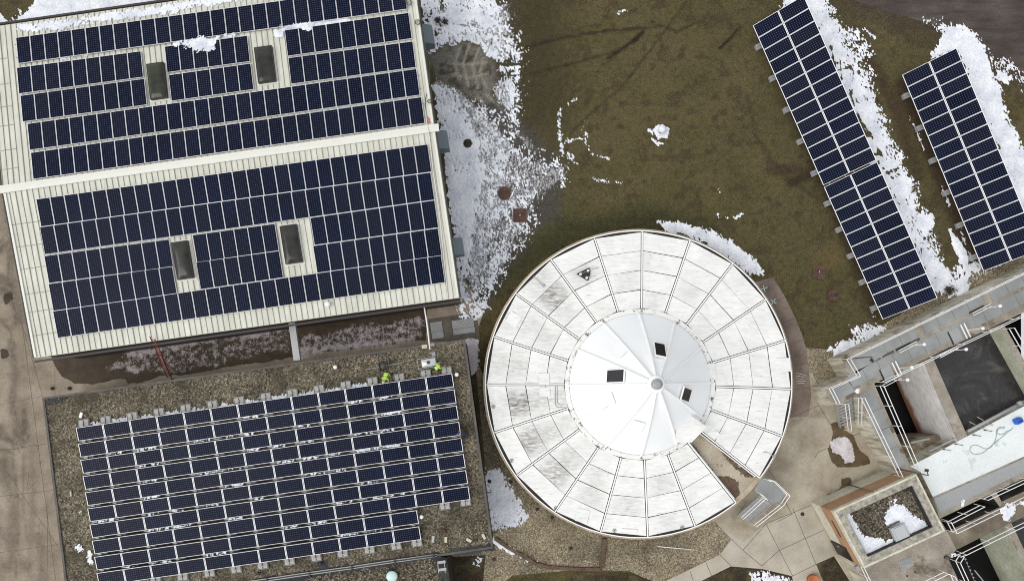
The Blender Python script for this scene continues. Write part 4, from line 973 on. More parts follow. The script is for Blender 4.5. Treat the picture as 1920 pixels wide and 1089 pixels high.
# flat beam between the two buildings and thin white pipe
def beam(name, a, b, w_, z, h, mat, lab, cat):
    mb = MB(); mb.bar(P(*a, z), P(*b, z), w_, h); return tag(mb.build(name, mat, None, False, .01), lab, cat)
b_ = beam('covered_link_beam', (548, 604), (558, 676), .5, 2.9, .3, 'galv', 'grey flat duct bridging the wet alley between both buildings', 'duct')
cable('conduit', [P(795, 572, 4.2), P(801, 610, 3.9), (P(806, 655, 3.75))], .055, 'white', 'white pipe spanning from the metal roof eave to the gravel roof', 'pipe', False)
for i, (x, y, w_, l_, lab) in enumerate(((819.5, 619, .95, 1.35, 'narrow steel hatch cover on the old concrete pad, western'), (869, 612, 1.75, 1.15, 'wide steel hatch cover on the old concrete pad, eastern'))):
    mt = thing('hatch_cover', P(x, y, .03), lab, 'hatch', 'hatch covers on the pad', Matrix.Rotation(BA, 4, 'Z').to_quaternion())
    mb = MB(); mb.box((0, 0, .03), (w_, l_, .05)); mb.build('plate', 'grate', mt, False, .008)
    mb = MB(); mb.box((0, -.12, .062), (w_ * .96, .02, .01)); mb.build('hinge', 'black', mt)
#%%PART4
# ================================================================== PEOPLE AND TOOLS ON THE FLAT ROOF
def skin_mesh(nodes, edges, sub=2):
    """nodes: name -> (co, rx, ry); grows one continuous surface"""
    names = list(nodes); me = bpy.data.meshes.new('b'); me.from_pydata([nodes[k][0] for k in names], [(names.index(a), names.index(b)) for a, b in edges], [])
    o = bpy.data.objects.new('b', me); COL.objects.link(o)
    s = o.modifiers.new('s', 'SKIN'); s.use_smooth_shade = True
    for i, k in enumerate(names):
        sv = me.skin_vertices[0].data[i]; sv.radius = (nodes[k][1], nodes[k][2]); sv.use_root = (k == 'pelvis')
    m2 = o.modifiers.new('u', 'SUBSURF'); m2.levels = sub; m2.render_levels = sub
    dg = bpy.context.evaluated_depsgraph_get(); dg.update(); r = bpy.data.meshes.new_from_object(o.evaluated_get(dg))
    bpy.data.objects.remove(o); return r
def person(pos, yaw, lean, arms, torso_mat, leg_mat, head_mat, hat, label, knees=.10, knee_drop=0.0):
    """figure facing local -Y, trunk leaning forward by `lean` radians; arms: two hand targets (local)"""
    t = thing('person', pos, label, 'person', None, Matrix.Rotation(yaw, 4, 'Z').to_quaternion())
    hp = Vector((0, .05 + .12 * math.sin(lean), .93 - knee_drop)); d = Vector((0, -math.sin(lean), math.cos(lean)))
    N = {'pelvis': (hp, .135, .10), 'waist': (hp + d * .17, .125, .095), 'chest': (hp + d * .36, .15, .11), 'shoulder': (hp + d * .48, .13, .09), 'neck': (hp + d * .56, .055, .055)}
    hd = (d + Vector((0, -.25, 0))).normalized(); N['chin'] = (hp + d * .58 + hd * .06, .07, .08); N['head'] = (hp + d * .58 + hd * .15, .085, .10); N['crown'] = (hp + d * .58 + hd * .22, .06, .07)
    E = [('pelvis', 'waist'), ('waist', 'chest'), ('chest', 'shoulder'), ('shoulder', 'neck'), ('neck', 'chin'), ('chin', 'head'), ('head', 'crown')]
    for s, nm in ((-1, 'l'), (1, 'r')):
        sh = hp + d * .46 + Vector((s * .19, 0, 0)); hand = Vector(arms[0 if s < 0 else 1]); mid = (sh + hand) / 2
        L = (hand - sh).length; bend = math.sqrt(max(0, .29 ** 2 - min(L, .57) ** 2 / 4)); el = mid + Vector((s * .55, .25, -.1)).normalized() * bend
        N[nm + 'sh'] = (sh, .068, .068); N[nm + 'el'] = (el, .046, .046); N[nm + 'wr'] = (hand, .030, .034); hd_ = (hand - el).normalized()
        N[nm + 'pa'] = (hand + hd_ * .07, .018, .040); E += [('shoulder', nm + 'sh'), (nm + 'sh', nm + 'el'), (nm + 'el', nm + 'wr'), (nm + 'wr', nm + 'pa')]
        hip = hp + Vector((s * .10, 0, -.04)); foot = Vector((s * (.13 + knees * .5), .04 + (.10 if s > 0 else -.12), .06)); kn = (hip + foot) / 2 + Vector((s * knees, -.06 - knee_drop * .9, .02))
        N[nm + 'hi'] = (hip, .095, .095); N[nm + 'kn'] = (kn, .062, .065); N[nm + 'an'] = (foot + Vector((0, .03, .03)), .045, .05); N[nm + 'to'] = (foot + Vector((0, -.16, -.01)), .045, .038)
        E += [('pelvis', nm + 'hi'), (nm + 'hi', nm + 'kn'), (nm + 'kn', nm + 'an'), (nm + 'an', nm + 'to')]
    me = skin_mesh(N, E, 1)
    for m in (leg_mat, torso_mat, 'skin', 'black', 'silver'): me.materials.append(M[m])
    for p in me.polygons:
        c = p.center; along = (c - hp).dot(d); arm = abs(c.x) > .2 and along > 0
        if c.z < .13: k = 3
        elif (c - N['lwr'][0]).length < .10 or (c - N['rwr'][0]).length < .10 or (c - N['lpa'][0]).length < .08 or (c - N['rpa'][0]).length < .08: k = 2
        elif along > .60 and abs(c.x) < .12: k = 2
        elif along > .02 or (c - N['lel'][0]).length < .2 or (c - N['rel'][0]).length < .2: k = 4 if (.20 < along < .235 and torso_mat == 'hivis') else 1
        else: k = 0
        p.material_index = k; p.use_smooth = True
    b = bpy.data.objects.new('body', me); COL.objects.link(b); b.parent = t
    # hands: five fingers rooted in each palm
    for nm, s in (('l', -1), ('r', 1)):
        a = N[nm + 'wr'][0]; pa = N[nm + 'pa'][0]; dd = (pa - a).normalized(); sx = dd.cross(Vector((0, 0, 1))).normalized()
        mb = MB()
        for q in range(4):
            b0 = pa + dd * .01 + sx * (q - 1.5) * .019; l = (.068, .078, .073, .058)[q]; mb.tube([b0, b0 + dd * l * .5 - Vector((0, 0, .004)), b0 + dd * l * .85 - Vector((0, 0, .022))], .009, 6, 0, .007)
        b0 = a + dd * .045 - sx * s * .032; mb.tube([b0, b0 + dd * .03 - sx * s * .022, b0 + dd * .06 - sx * s * .026], .010, 6, 0, .008)
        mb.build('fingers', 'skin', t, True)
    hc = N['head'][0]; fd = Vector((0, -math.cos(lean) , -math.sin(lean) * .8)).normalized()
    mb = MB()
    for s in (-1, 1): mb.box(hc + Vector((s * .032, 0, 0)) + fd * .098, (.022, .012, .012))
    mb.build('eyes', 'black', t); mb = MB(); mb.box(hc - hd * .03 + fd * .105, (.022, .03, .035)); mb.build('nose', 'skin', t)
    mb = MB(); mb.box(hc - hd * .07 + fd * .09, (.045, .012, .01)); mb.build('mouth', 'rust', t)
    zc_ = hc + hd * .04; prof = [(.108, 0), (.106, .04), (.085, .09), (.05, .118), (.015, .125)]; mb = MB()
    Rm = Vector((0, 0, 1)).rotation_difference(hd).to_matrix()
    tmp = MB(); tmp.lathe((0, 0, 0), prof, 16)
    if hat == 'hard_hat': tmp.lathe((0, 0, -.005), [(.135, 0), (.135, .012), (.10, .016)], 16)
    tmp.v = [tuple(zc_ + Rm @ Vector(v)) for v in tmp.v]; tmp.build(hat, head_mat, t, True)
    return t
gz = FZ - .02
pp = P(722, 709, 4.4); person(Vector((pp.x + .05, pp.y + .25, gz)), -.25, 1.15, ((-.16, -.58, .42), (.18, -.50, .48)), 'hivis', 'darkcloth', 'skylit', 'hard_hat', 'worker in lime hi-vis jacket bending over the north edge of the tilted panels', .10, .12)
pp = P(815, 688, 4.4); person(Vector((pp.x + .15, pp.y - .05, gz)), 2.2, .75, ((-.22, -.50, .75), (.16, -.46, .72)), 'hivis', 'darkcloth', 'hair', 'hair', 'worker in lime hi-vis vest and dark trousers leaning over the grey equipment box')
pp = P(870, 814, 4.4); person(Vector((pp.x + .10, pp.y - .0, gz)), -PI / 2 - .1, .95, ((-.20, -.45, .60), (.20, -.42, .62)), 'navy', 'darkcloth', 'denim', 'hair', 'worker in dark jacket and blue cap crouching at the east edge of the panels', .12, .30)
# equipment box in its frame
c = P(800, 680, 4.2); Rz = Matrix.Rotation(BA + .02, 4, 'Z').to_quaternion()
t = thing('generator_box', Vector((c.x, c.y, gz)), 'grey-topped equipment box in a pipe frame with red cap, beside the hi-vis worker', 'equipment box', None, Rz)
mb = MB(); mb.box((.12, .0, .45), (1.05, .58, .5)); mb.build('housing', 'skylit', t, False, .03)
for sx in (-1, 1):
    for sy in (-1, 1):
        mb = MB(); mb.tube([(.0 + sx * .66, sy * .36, .0), (sx * .66, sy * .36, .82)], .022, 6); mb.build('frame_post', 'galv', t)
for sy in (-1, 1):
    mb = MB(); mb.tube([(-.66, sy * .36, .8), (.66, sy * .36, .8)], .022, 6); mb.build('frame_rail', 'galv', t)
mb = MB(); mb.tube([(-.66, -.36, .8), (-.66, .36, .8)], .022, 6); mb.build('frame_rail', 'galv', t)
mb = MB(); mb.lathe((.12, .02, .70), [(.11, 0), (.11, .05), (.06, .07)], 16); mb.build('filler_cap', 'rust', t, True)
mb = MB(); mb.add([(-.38, -.22, .72), (-.02, -.16, .72), (-.05, .06, .725), (-.36, .12, .73)], [(0, 1, 2, 3)]); mb.build('paper_sheet', 'white', t)
c = P(718, 686, 3.9); t = thing('cable_reel', Vector((c.x, c.y, gz)), 'dark cable spool on a low stand with a long rod through it', 'cable reel', None, Rz)
mb = MB(); mb.tube([(-.24, 0, .36), (.24, 0, .36)], .24, 18); mb.build('spool', 'cable', t, True)
for s in (-1, 1):
    mb = MB(); mb.tube([(s * .26, 0, .36), (s * .30, 0, .36)], .33, 20); mb.build('flange', 'coping', t, True)
    mb = MB(); mb.bar((s * .36, -.32, .02), (s * .36, 0, .38), .04); mb.bar((s * .36, .32, .02), (s * .36, 0, .38), .04); mb.build('stand_leg', 'galv', t)
mb = MB(); mb.tube([(-1.35, -.05, .38), (1.5, .03, .38)], .025, 8); mb.build('rod', 'galv', t)
for i, (x, y, w_, l_, lab) in enumerate(((796, 649.5, .42, .28, 'pale foam pad on gravel west of the white pipe foot'), (811, 646, .3, .25, 'small white pad on gravel east of the white pipe foot'), (813, 664, .3, .35, 'crumpled pale bag on gravel behind the equipment box'))):
    mb = MB(); mb.box(P(x, y, FZ + .06) * 1, (w_, l_, .12), BA); tag(mb.build('pad' if i < 2 else 'bag', 'brick' if i == 0 else 'tray', None, False, .04), lab, 'pad' if i < 2 else 'bag')

# ================================================================== COVERED ROUND TANK
TZ = 2.3; tank = thing('round_tank', (0, 0, 0), 'huge round tank with white panelled cover and central white ribbed dome', 'tank')
def TP(r, deg, z=TZ): a = math.radians(deg); return Vector((TC.x + r * math.cos(a), TC.y + r * math.sin(a), z))
mpp = (H - TZ) / F
R0 = 288 * mpp; RI = 137 * mpp
mb = MB(); mb.lathe(TC, [(R0 * .995, -.1), (R0 * .995, 1.98)], 160); mb.build('wall', 'tankwall', tank, True)
mb = MB(); n = 160
for i in range(n):
    a0, a1 = i * 360 / n, (i + 1) * 360 / n
    mb.hexa([TP(R0 + .17, a0, 1.75), TP(R0 + .17, a1, 1.75), TP(R0 - .22, a1, 1.75), TP(R0 - .22, a0, 1.75)], [TP(R0 + .17, a0, 2.06), TP(R0 + .17, a1, 2.06), TP(R0 - .22, a1, 2.06), TP(R0 - .22, a0, 2.06)])
mb.build('rim', 'tankwall', tank)
fl = sheet('floor', [TP(R0 - .2, a).xyz for a in np.linspace(0, 354, 60)], 2.0, 1.0, 'tankfloor', kind=None); fl.parent = tank
ANG = [-37.8, -19.9, -1.8, 16.6, 33.7, 52.1, 70.4, 88.8, 107.0, 125.3, 143.7, 161.9, 180.2, 198.5, 216.7, 237.1 - .5, 255.4, 273.3, 291.6, 309.4]
mb = MB(); 
for a0, a1 in zip(ANG[:-1], ANG[1:]):
    st = 6
    for k in range(st):
        b0, b1 = a0 + (a1 - a0) * k / st, a0 + (a1 - a0) * (k + 1) / st
        mb.hexa([TP(R0 - .05, b0, 2.02), TP(R0 - .05, b1, 2.02), TP(RI, b1, 2.05), TP(RI, b0, 2.05)], [TP(R0 - .05, b0, 2.18), TP(R0 - .05, b1, 2.18), TP(RI, b1, 2.62), TP(RI, b0, 2.62)], 0)
        mb.hexa([TP(R0 + .02, b0, 2.07), TP(R0 + .02, b1, 2.07), TP(R0 - .05, b1, 2.07), TP(R0 - .05, b0, 2.07)], [TP(R0 + .02, b0, 2.22), TP(R0 + .02, b1, 2.22), TP(R0 - .05, b1, 2.22), TP(R0 - .05, b0, 2.22)], 1)
mb.build('cover_frame', ('gap', 'domerib'), tank)
def cz(r): return 2.24 + (R0 - r) / (R0 - RI) * .42
RAD = [286.5, 249.5, 212.5, 175.5, 141]
GR = {(9, 1): .9, (10, 1): .25, (12, 1): 1.0, (13, 1): .9, (13, 2): .5, (12, 2): .5, (14, 1): .8, (14, 2): .45, (11, 1): .4, (9, 0): .35, (8, 1): .35, (12, 3): .4, (13, 3): .3, (15, 1): .3, (16, 2): .15, (11, 3): .2, (8, 3): .2, (14, 3): .15, (10, 2): .35, (10, 0): .25, (9, 2): .3, (7, 2): .25, (6, 3): .25, (16, 1): .3, (17, 2): .3, (17, 0): .2, (15, 2): .3, (5, 2): .2, (2, 1): .15, (4, 3): .2, (11, 0): .3, (12, 0): .2, (18, 3): .2}
for si, (a0, a1) in enumerate(zip(ANG[:-1], ANG[1:])):
    rm = random.Random(si)
    for k in range(4):
        ro, ri = RAD[k] * mpp, RAD[k + 1] * mpp; g0 = .095
        da_o = math.degrees(g0 / ro); da_i = math.degrees(g0 / ri); jr = rm.uniform(-.03, .02)
        q = [TP(ro - .025, a0 + da_o), TP(ro - .025, a1 - da_o), TP(ri + .02 + jr, a1 - da_i), TP(ri + .02 + rm.uniform(-.03, .03), a0 + da_i)]
        if k == 0: q[0] = TP(R0 - .14, a0 + da_o); q[1] = TP(R0 - .14, a1 - da_o)
        zz = [cz((p - Vector((TC.x, TC.y, p.z))).length) + rm.uniform(-.01, .01) for p in q]
        nn = 8; vs = []; 
        for j in range(nn + 1):
            for i in range(nn + 1):
                u, v = i / nn, j / nn; lo_ = q[0].lerp(q[1], u); hi_ = q[3].lerp(q[2], u); z = (zz[0] * (1 - u) + zz[1] * u) * (1 - v) + (zz[3] * (1 - u) + zz[2] * u) * v
                p = lo_.lerp(hi_, v); vs.append((p.x, p.y, z + .03))
        top = len(vs); rim_ = [i for i in range(nn + 1)] + [j * (nn + 1) + nn for j in range(1, nn + 1)] + [nn * (nn + 1) + i for i in range(nn - 1, -1, -1)] + [j * (nn + 1) for j in range(nn - 1, 0, -1)]
        fs = [(j * (nn + 1) + i, j * (nn + 1) + i + 1, (j + 1) * (nn + 1) + i + 1, (j + 1) * (nn + 1) + i) for j in range(nn) for i in range(nn)]
        vs += [(vs[i][0], vs[i][1], vs[i][2] - .05) for i in rim_]; L_ = len(rim_)
        fs += [(rim_[(i + 1) % L_], rim_[i], top + i, top + (i + 1) % L_) for i in range(L_)]
        me = bpy.data.meshes.new('cover_panel'); me.from_pydata(vs, [], fs); me.update()
        at = me.attributes.new('grime', 'FLOAT', 'POINT'); g = GR.get((si, k), .0)
        at.data.foreach_set('value', [g * max(0, 1 - 1.1 * abs((i % (nn + 1)) / nn * 2 - 1) ** 2) if i < top else 0 for i in range(len(vs))])
        link('cover_panel', me, ('cover',), tank)
# raised straps beside each radial joint, double lines
for a0 in ANG:
    mb = MB(); mb.bar(TP(R0 - .1, a0, 2.31), TP(RI + .15, a0, 2.72), .085, .05)
    mb.build('joint_strap', 'domerib', tank)
# dome
DZ = 2.55; DH = 5.45; DR = 134.5 * (H - DZ) / F
def dprof(u): return DH * ((1 - u) + .30 * u * (1 - u)) if u > .0 else DH
ns = 12; A0 = 1.0
mb = MB(); seg = 8; nr = 14; base = len(mb.v)
for j in range(nr + 1):
    u = 1 - j / nr * .955
    for i in range(ns * seg):
        f = (i % seg) / seg; sag = 1 - .10 * math.sin(PI * f) * (1 - abs(2 * u - 1) ** 3) * .35
        a = A0 + i * 360 / (ns * seg); rr = DR * u
        mb.v.append(tuple(TP(rr, a, DZ + dprof(u) * sag)))
for j in range(nr):
    for i in range(ns * seg):
        i2 = (i + 1) % (ns * seg); mb.f.append((base + j * ns * seg + i, base + j * ns * seg + i2, base + (j + 1) * ns * seg + i2, base + (j + 1) * ns * seg + i)); mb.mi.append(0)
mb.build('dome', 'dome', tank, True)
for k in range(ns):
    a = A0 + k * 30; mb = MB(); mb.tube([TP(DR * u * 1.003, a, DZ + dprof(u) + .03) for u in np.linspace(1.0, .07, 18)], .125, 8, 0, .06); mb.build('dome_rib', 'domerib', tank, True)
mb = MB()
for i in range(96):
    a0, a1 = i * 3.75, (i + 1) * 3.75
    mb.hexa([TP(RI + .12, a0, 2.55), TP(RI + .12, a1, 2.55), TP(DR - .08, a1, 2.55), TP(DR - .08, a0, 2.55)], [TP(RI + .12, a0, 2.70), TP(RI + .12, a1, 2.70), TP(DR - .08, a1, 2.74), TP(DR - .08, a0, 2.74)])
mb.build('dome_ring', 'ringtrim', tank)
mb = MB(); mb.lathe(TC + Vector((0, 0, DZ + DH * .93)), [(.62, -.16), (.60, .12), (.42, .16)], 32); mb.build('apex_collar', 'domerib', tank, True)
mb = MB(); mb.lathe(TC + Vector((0, 0, DZ + DH * .93 + .16)), [(.36, 0), (.36, .30), (.33, .36)], 28); vt = mb.build('apex_vent', 'galv', tank, True)
mb = MB(); mb.lathe(TC + Vector((0, 0, DZ + DH * .93 + .522)), [(.27, 0), (.27, .012), (.1, .04)], 24); mb.build('lid', 'tray', vt, True)
def on_dome(px, py):
    z = DZ + 1
    for _ in range(25):
        p = P(px, py, z); r = math.hypot(p.x - TC.x, p.y - TC.y) / DR; z = z * .5 + .5 * (DZ + dprof(min(1, r)))
    a = math.atan2(p.y - TC.y, p.x - TC.x); du = .02; sl = (dprof(min(1, r) + du) - dprof(min(1, r))) / (du * DR)
    ra = Vector((math.cos(a), math.sin(a), 0)); s_ = (ra + Vector((0, 0, sl))).normalized(); t_ = Vector((-ra.y, ra.x, 0)); return p, Matrix((t_, s_ * -1, t_.cross(s_ * -1))).transposed().to_4x4()
def dome_plate(px, py, w_, l_, mat, name, h=.07, off=.03, tw=0.0):
    p, R = on_dome(px, py); R = R @ Matrix.Rotation(tw, 4, 'Z'); mb = MB(); nz = (R @ Vector((0, 0, 1)))
    mb.box(p + nz * off, (w_, l_, h), 0, 0, R); return mb.build(name, mat, tank)
for x, y, w_, l_, tw in ((1237, 657, .72, 1.25, .12), (1155, 705, .85, 1.35, .2), (1285, 739, .85, 1.02, .0)):
    dome_plate(x, y, w_ + .14, l_ + .14, 'domerib', 'skylight_frame', .10, .06, tw); dome_plate(x, y, w_, l_, 'darkglass', 'skylight_pane', .05, .10, tw)
for x, y, w_, l_ in ((1160, 655, .9, 1.4), (1137, 750, .9, 1.4), (1195, 798, .9, 1.0)): dome_plate(x, y, w_, l_, 'domerib', 'access_panel', .03, .04)
# doorway hood pointing at the open wedge
hz = 4.25
hp_ = [P(1279, 766, hz), P(1325, 800, hz), P(1297, 829, hz), P(1268, 829, hz), P(1266, 792, hz)]
mb = MB(); mb.prism(hp_, hz - .12, hz); mb.build('door_hood', 'cover', tank)
mb = MB(); hi2 = inset(hp_, .15); mb.prism(hi2, 2.02, hz - .14); mb.build('door_housing', 'dome', tank)
mb = MB(); mb.lathe(P(1281, 783, hz), [(.14, 0), (.14, .1), (.09, .12)], 12); mb.bar(P(1273, 785, hz + .02), P(1277, 789, hz + .02), .05); mb.build('hood_light', 'coping', tank)
# walls that close the wedge
for a in (ANG[0], ANG[-1]):
    mb = MB(); s = .04 if a == ANG[0] else -.04
    mb.bar(TP(R0 - .35, a - math.degrees(s * 3 / R0), 2.13), TP(RI + .15, a - math.degrees(s * 3 / RI), 2.26), .06, .24); mb.build('wedge_edge', 'domerib', tank)
# wedge floor stains
cover_mesh('floor_stain', [(W([(1343, 893), (1366, 895), (1382, 905), (1388, 935), (1372, 930), (1350, 905)], 2.0), .4, .3, 3, 1.2), (W([(1300, 834), (1318, 860), (1345, 895), (1338, 895), (1310, 862), (1296, 836)], 2.0), .5, .2, 3, 1.6),
                           (W([(1352, 846), (1392, 880), (1412, 893), (1400, 893), (1378, 875)], 2.0), .5, .25, 3, 1.6)], .07, lambda x, y: 2.0, 'timber', None, tank, 71, speck=0)
# things lying on the covers
def cover_plate(px, py, w_, l_, ang, name='hatch_plate', mat='cover', h=.06):
    p = P(px, py, 2.4); r = math.hypot(p.x - TC.x, p.y - TC.y); z = cz(r) + .03; p = P(px, py, z); mb = MB(); mb.box(p + Vector((0, 0, h / 2 + .012)), (w_, l_, h), ang); return mb.build(name, mat, tank, False, .01)
for x, y, w_, l_, a in ((963, 599, .95, .95, -.5), (1020, 710, .8, .85, 0), (1021, 735, .8, .7, 0), (1092, 966, .95, 1.0, -.25), (1334, 695, .55, 1.15, .1), (1468, 684, 1.1, 1.05, .05), (1180, 994, 1.2, .25, -.05), (1338, 812, .8, .6, -.75)): cover_plate(x, y, w_, l_, a)
for x, y in ((925, 762), (959, 863), (1042, 952), (1152, 994), (1279, 988)):
    p = P(x, y, 2.32); mb = MB(); mb.tube([p + Vector((.13 * math.cos(a), .13 * math.sin(a), .02)) for a in np.linspace(0, 2 * PI, 16)], .016, 6); mb.lathe(p, [(.05, 0), (.05, .03)], 10); mb.build('lifting_ring', 'coping', tank)
for pts in ([(1041, 718), (1041, 758), (1046, 764), (1072, 760)], [(1045, 720), (1045, 755), (1050, 759), (1072, 756)]):
    mb = MB(); mb.tube([P(x, y, 2.66) for x, y in pts], .025, 8); mb.build('pipe', 'galv', tank)
for pts in ([(1000, 518), (1010, 527), (1018, 535)], [(1430, 848), (1440, 848), (1450, 855)]):
    mb = MB(); mb.tube([P(x, y, 2.4) for x, y in pts], .02, 6); a_ = P(pts[-1][0] + 1, pts[-1][1], 2.4); mb.lathe(a_, [(.12, 0), (.12, .04), (.05, .05)], 12); mb.build('vent_probe', 'tray', tank)
tri = thing('triangle_plate', P(1096, 513, 2.45), 'black triangular mat with three round white pulleys on the white cover', 'triangular plate'); to = P(1096, 513, 2.45)
zt = cz(math.hypot(to.x - TC.x, to.y - TC.y)) + .12; 
mb = MB(); tp = [P(1081, 513, zt), P(1105, 501.5, zt), P(1107, 509, zt), P(1105.5, 519, zt), P(1103, 526, zt), P(1100, 525.5, zt)]; mb.prism([(p.x - to.x, p.y - to.y) for p in tp], zt - to.z - .06, zt - to.z); mb.build('mat', 'black', tri)
for x, y in ((1088.5, 514), (1102.5, 507.5), (1100, 521)):
    c = P(x, y, zt) - to; mb = MB(); mb.lathe(c, [(.10, 0), (.10, .05), (.045, .05), (.045, .02)], 18); mb.build('pulley', 'white', tri, True)
for a, b in (((1088.5, 513), (1102, 508)), ((1103, 507), (1123, 501)), ((1101, 520), (1117, 516.5))):
    mb = MB(); mb.bar(P(*a, zt + .03) - to, P(*b, zt + .03) - to, .035); mb.build('rod', 'galv', tri)

# ================================================================== METAL STAIR AT THE TANK
st = thing('tank_stair', (0, 0, 0), 'galvanised stair with grated landing and white handrails beside the round tank', 'staircase')
LZs = 2.0
land = [P(1426, 897, LZs), P(1432, 896, LZs), P(1442, 897, LZs), P(1471, 924, LZs), P(1462, 942, LZs), P(1447, 943, LZs), P(1414, 918, LZs)]
mb = MB(); mb.prism(land, LZs - .08, LZs); mb.build('landing', 'grate', st)
sa, sb_ = P(1421, 931, LZs), P(1447, 943, LZs)                 # head of the flight (two sides)
fa, fb_ = P(1384, 964, .0), P(1406, 978, .0)
nS = 9
for i in range(nS):
    f = (i + .5) / nS; z = LZs * (1 - f) - .02; a = Vector((sa.x, sa.y, 0)).lerp(Vector((fa.x, fa.y, 0)), f); b = Vector((sb_.x, sb_.y, 0)).lerp(Vector((fb_.x, fb_.y, 0)), f)
    mb = MB(); mb.bar(Vector((a.x, a.y, z)), Vector((b.x, b.y, z)), .24, .03); mb.build('tread', 'galv', st)
for a, b in ((sa, fa), (sb_, fb_)):
    mb = MB(); mb.bar(a, b, .06, .22); mb.build('stringer', 'galv', st)
def rail_post(mb, p, h, r=.024): mb.tube([p, p + Vector((0, 0, h))], r, 6)
def railing(parent, pts, h=1.07, mat='white', r=.022, sp=1.9, mids=(.55,)):
    pts = [Vector(p) for p in pts]
    for hh in (h,) + tuple(m * h for m in mids):
        mb = MB(); 
        for a, b in zip(pts[:-1], pts[1:]): mb.bar(a + Vector((0, 0, hh)), b + Vector((0, 0, hh)), r * 2)
        mb.build('rail', mat, parent)
    done = []
    for a, b in zip(pts[:-1], pts[1:]):
        L = (b - a).length; n = max(1, round(L / sp))
        for k in range(n + 1):
            p = a.lerp(b, k / n)
            if any((p - q).length < .15 for q in done): continue
            done.append(p); mb = MB(); rail_post(mb, p, h); mb.build('post', mat, parent)
railing(st, [P(1432, 897, LZs), P(1442, 898, LZs), P(1469, 924, LZs), P(1457, 942, LZs)], sp=1.2); railing(st, [P(1457, 942, LZs), P(1408, 981, .05)], sp=1.4)
railing(st, [P(1418, 922, LZs), P(1428, 932, LZs)], sp=.6); railing(st, [P(1424, 930, LZs), P(1384, 967, .05)], sp=1.4)

# ================================================================== GROUND-MOUNTED ARRAYS
def ground_array(TL, BL, TRp, BRp, n, label, zl, zh, nb, pkg):
    a, b = P(*TL, zl), P(*BL, zl); c, d = P(*TRp, zh), P(*BRp, zh)
    t = thing('ground_solar_array', Vector((a.x, a.y, 0)), label, 'solar array'); o = Vector((a.x, a.y, 0))
    ux = ((b - a).normalized() + (d - c).normalized()).normalized(); L = ((b - a).length + (d - c).length) / 2 + .16
    mid0 = (a + b) / 2; mid1 = (c + d) / 2; w = mid1 - mid0; w -= ux * w.dot(ux); Wd = w.length; wy = w.normalized(); nz = ux.cross(wy) 
    if nz.z < 0: nz = -nz
    st0 = mid0 - ux * L / 2; pw = L / n; pl = Wd / 2
    proto = None
    for i in range(n):
        for j in range(2):
            cpos = st0 + ux * (pw * (i + .5)) + wy * (pl * (j + .5)) - o
            R = Matrix((ux, wy, ux.cross(wy))).transposed().to_4x4(); 
            if R.to_3x3().determinant() < 0 or ux.cross(wy).z < 0: R = Matrix((-ux, wy, (-ux).cross(wy))).transposed().to_4x4()
            if proto is None:
                proto = bpy.data.objects.new('solar_panel', None); COL.objects.link(proto); proto.parent = t; panel_meshes(proto, pw - .02, pl - .03)
                proto.rotation_mode = 'QUATERNION'; proto.location = cpos; proto.rotation_quaternion = R.to_quaternion()
            else:
                r = proto.copy(); COL.objects.link(r); r.location = cpos
                for ch in list(proto.children): e = ch.copy(); COL.objects.link(e); e.parent = r
    for j, f in enumerate((.12, .42, .58, .88)):
        mb = MB(); q = st0 + wy * Wd * f - nz * .09 - o; mb.bar(q - ux * .05, q + ux * (L + .05), .05, .08); mb.build('purlin', 'galv', t)
    for k in range(nb):
        f = (k + .55) / nb; base = st0 + ux * L * f; lo = base - wy * .04; mb = MB()
        q0 = base + wy * .1 - nz * .16 - o; q1 = base + wy * (Wd - .1) - nz * .16 - o; mb.bar(q0, q1, .07, .1); mb.build('rafter', 'galv', t)
        for g in (.12, .84):
            q = base + wy * Wd * g - nz * .2 - o; mb = MB(); mb.bar(Vector((q.x, q.y, .3)), q, .08); mb.build('post', 'galv', t)
        g0 = base + wy * (-.14) ; g1 = base + wy * Wd * .95
        mb = MB(); d2 = Vector((wy.x, wy.y, 0)).normalized(); A = Vector((g0.x, g0.y, 0)) - Vector((o.x, o.y, 0)) + d2 * .0
        mb.bar(A + Vector((0, 0, .16)), A + d2 * 1.1 + Vector((0, 0, .16)), .42, .3); mb.build('ballast_block', 'tray', t, False, .02)
        mb = MB(); mb.bar(A + Vector((0, 0, .335)) - d2 * .02, A + d2 * .5 + Vector((0, 0, .335)), .05, .05); mb.build('foot_bracket', 'galv', t)
ground_array((1411, 49.5), (1543.5, 347), (1511.5, 0), (1644.5, 303), 13, 'upper twin-column solar array of thirteen rows standing on grass, nearest the lawn', .75, 2.15, 5, 0)
ground_array((1545, 351.5), (1654, 598.5), (1646.5, 307), (1757.5, 556.5), 11, 'lower twin-column solar array of eleven rows ending beside the basin wall', .75, 2.15, 5, 0)
ground_array((1691, 142), (1843.5, 507.5), (1796.5, 95), (1950.5, 468.5), 16, 'easternmost solar array, a single long block cut by the right edge', .75, 2.15, 6, 0)
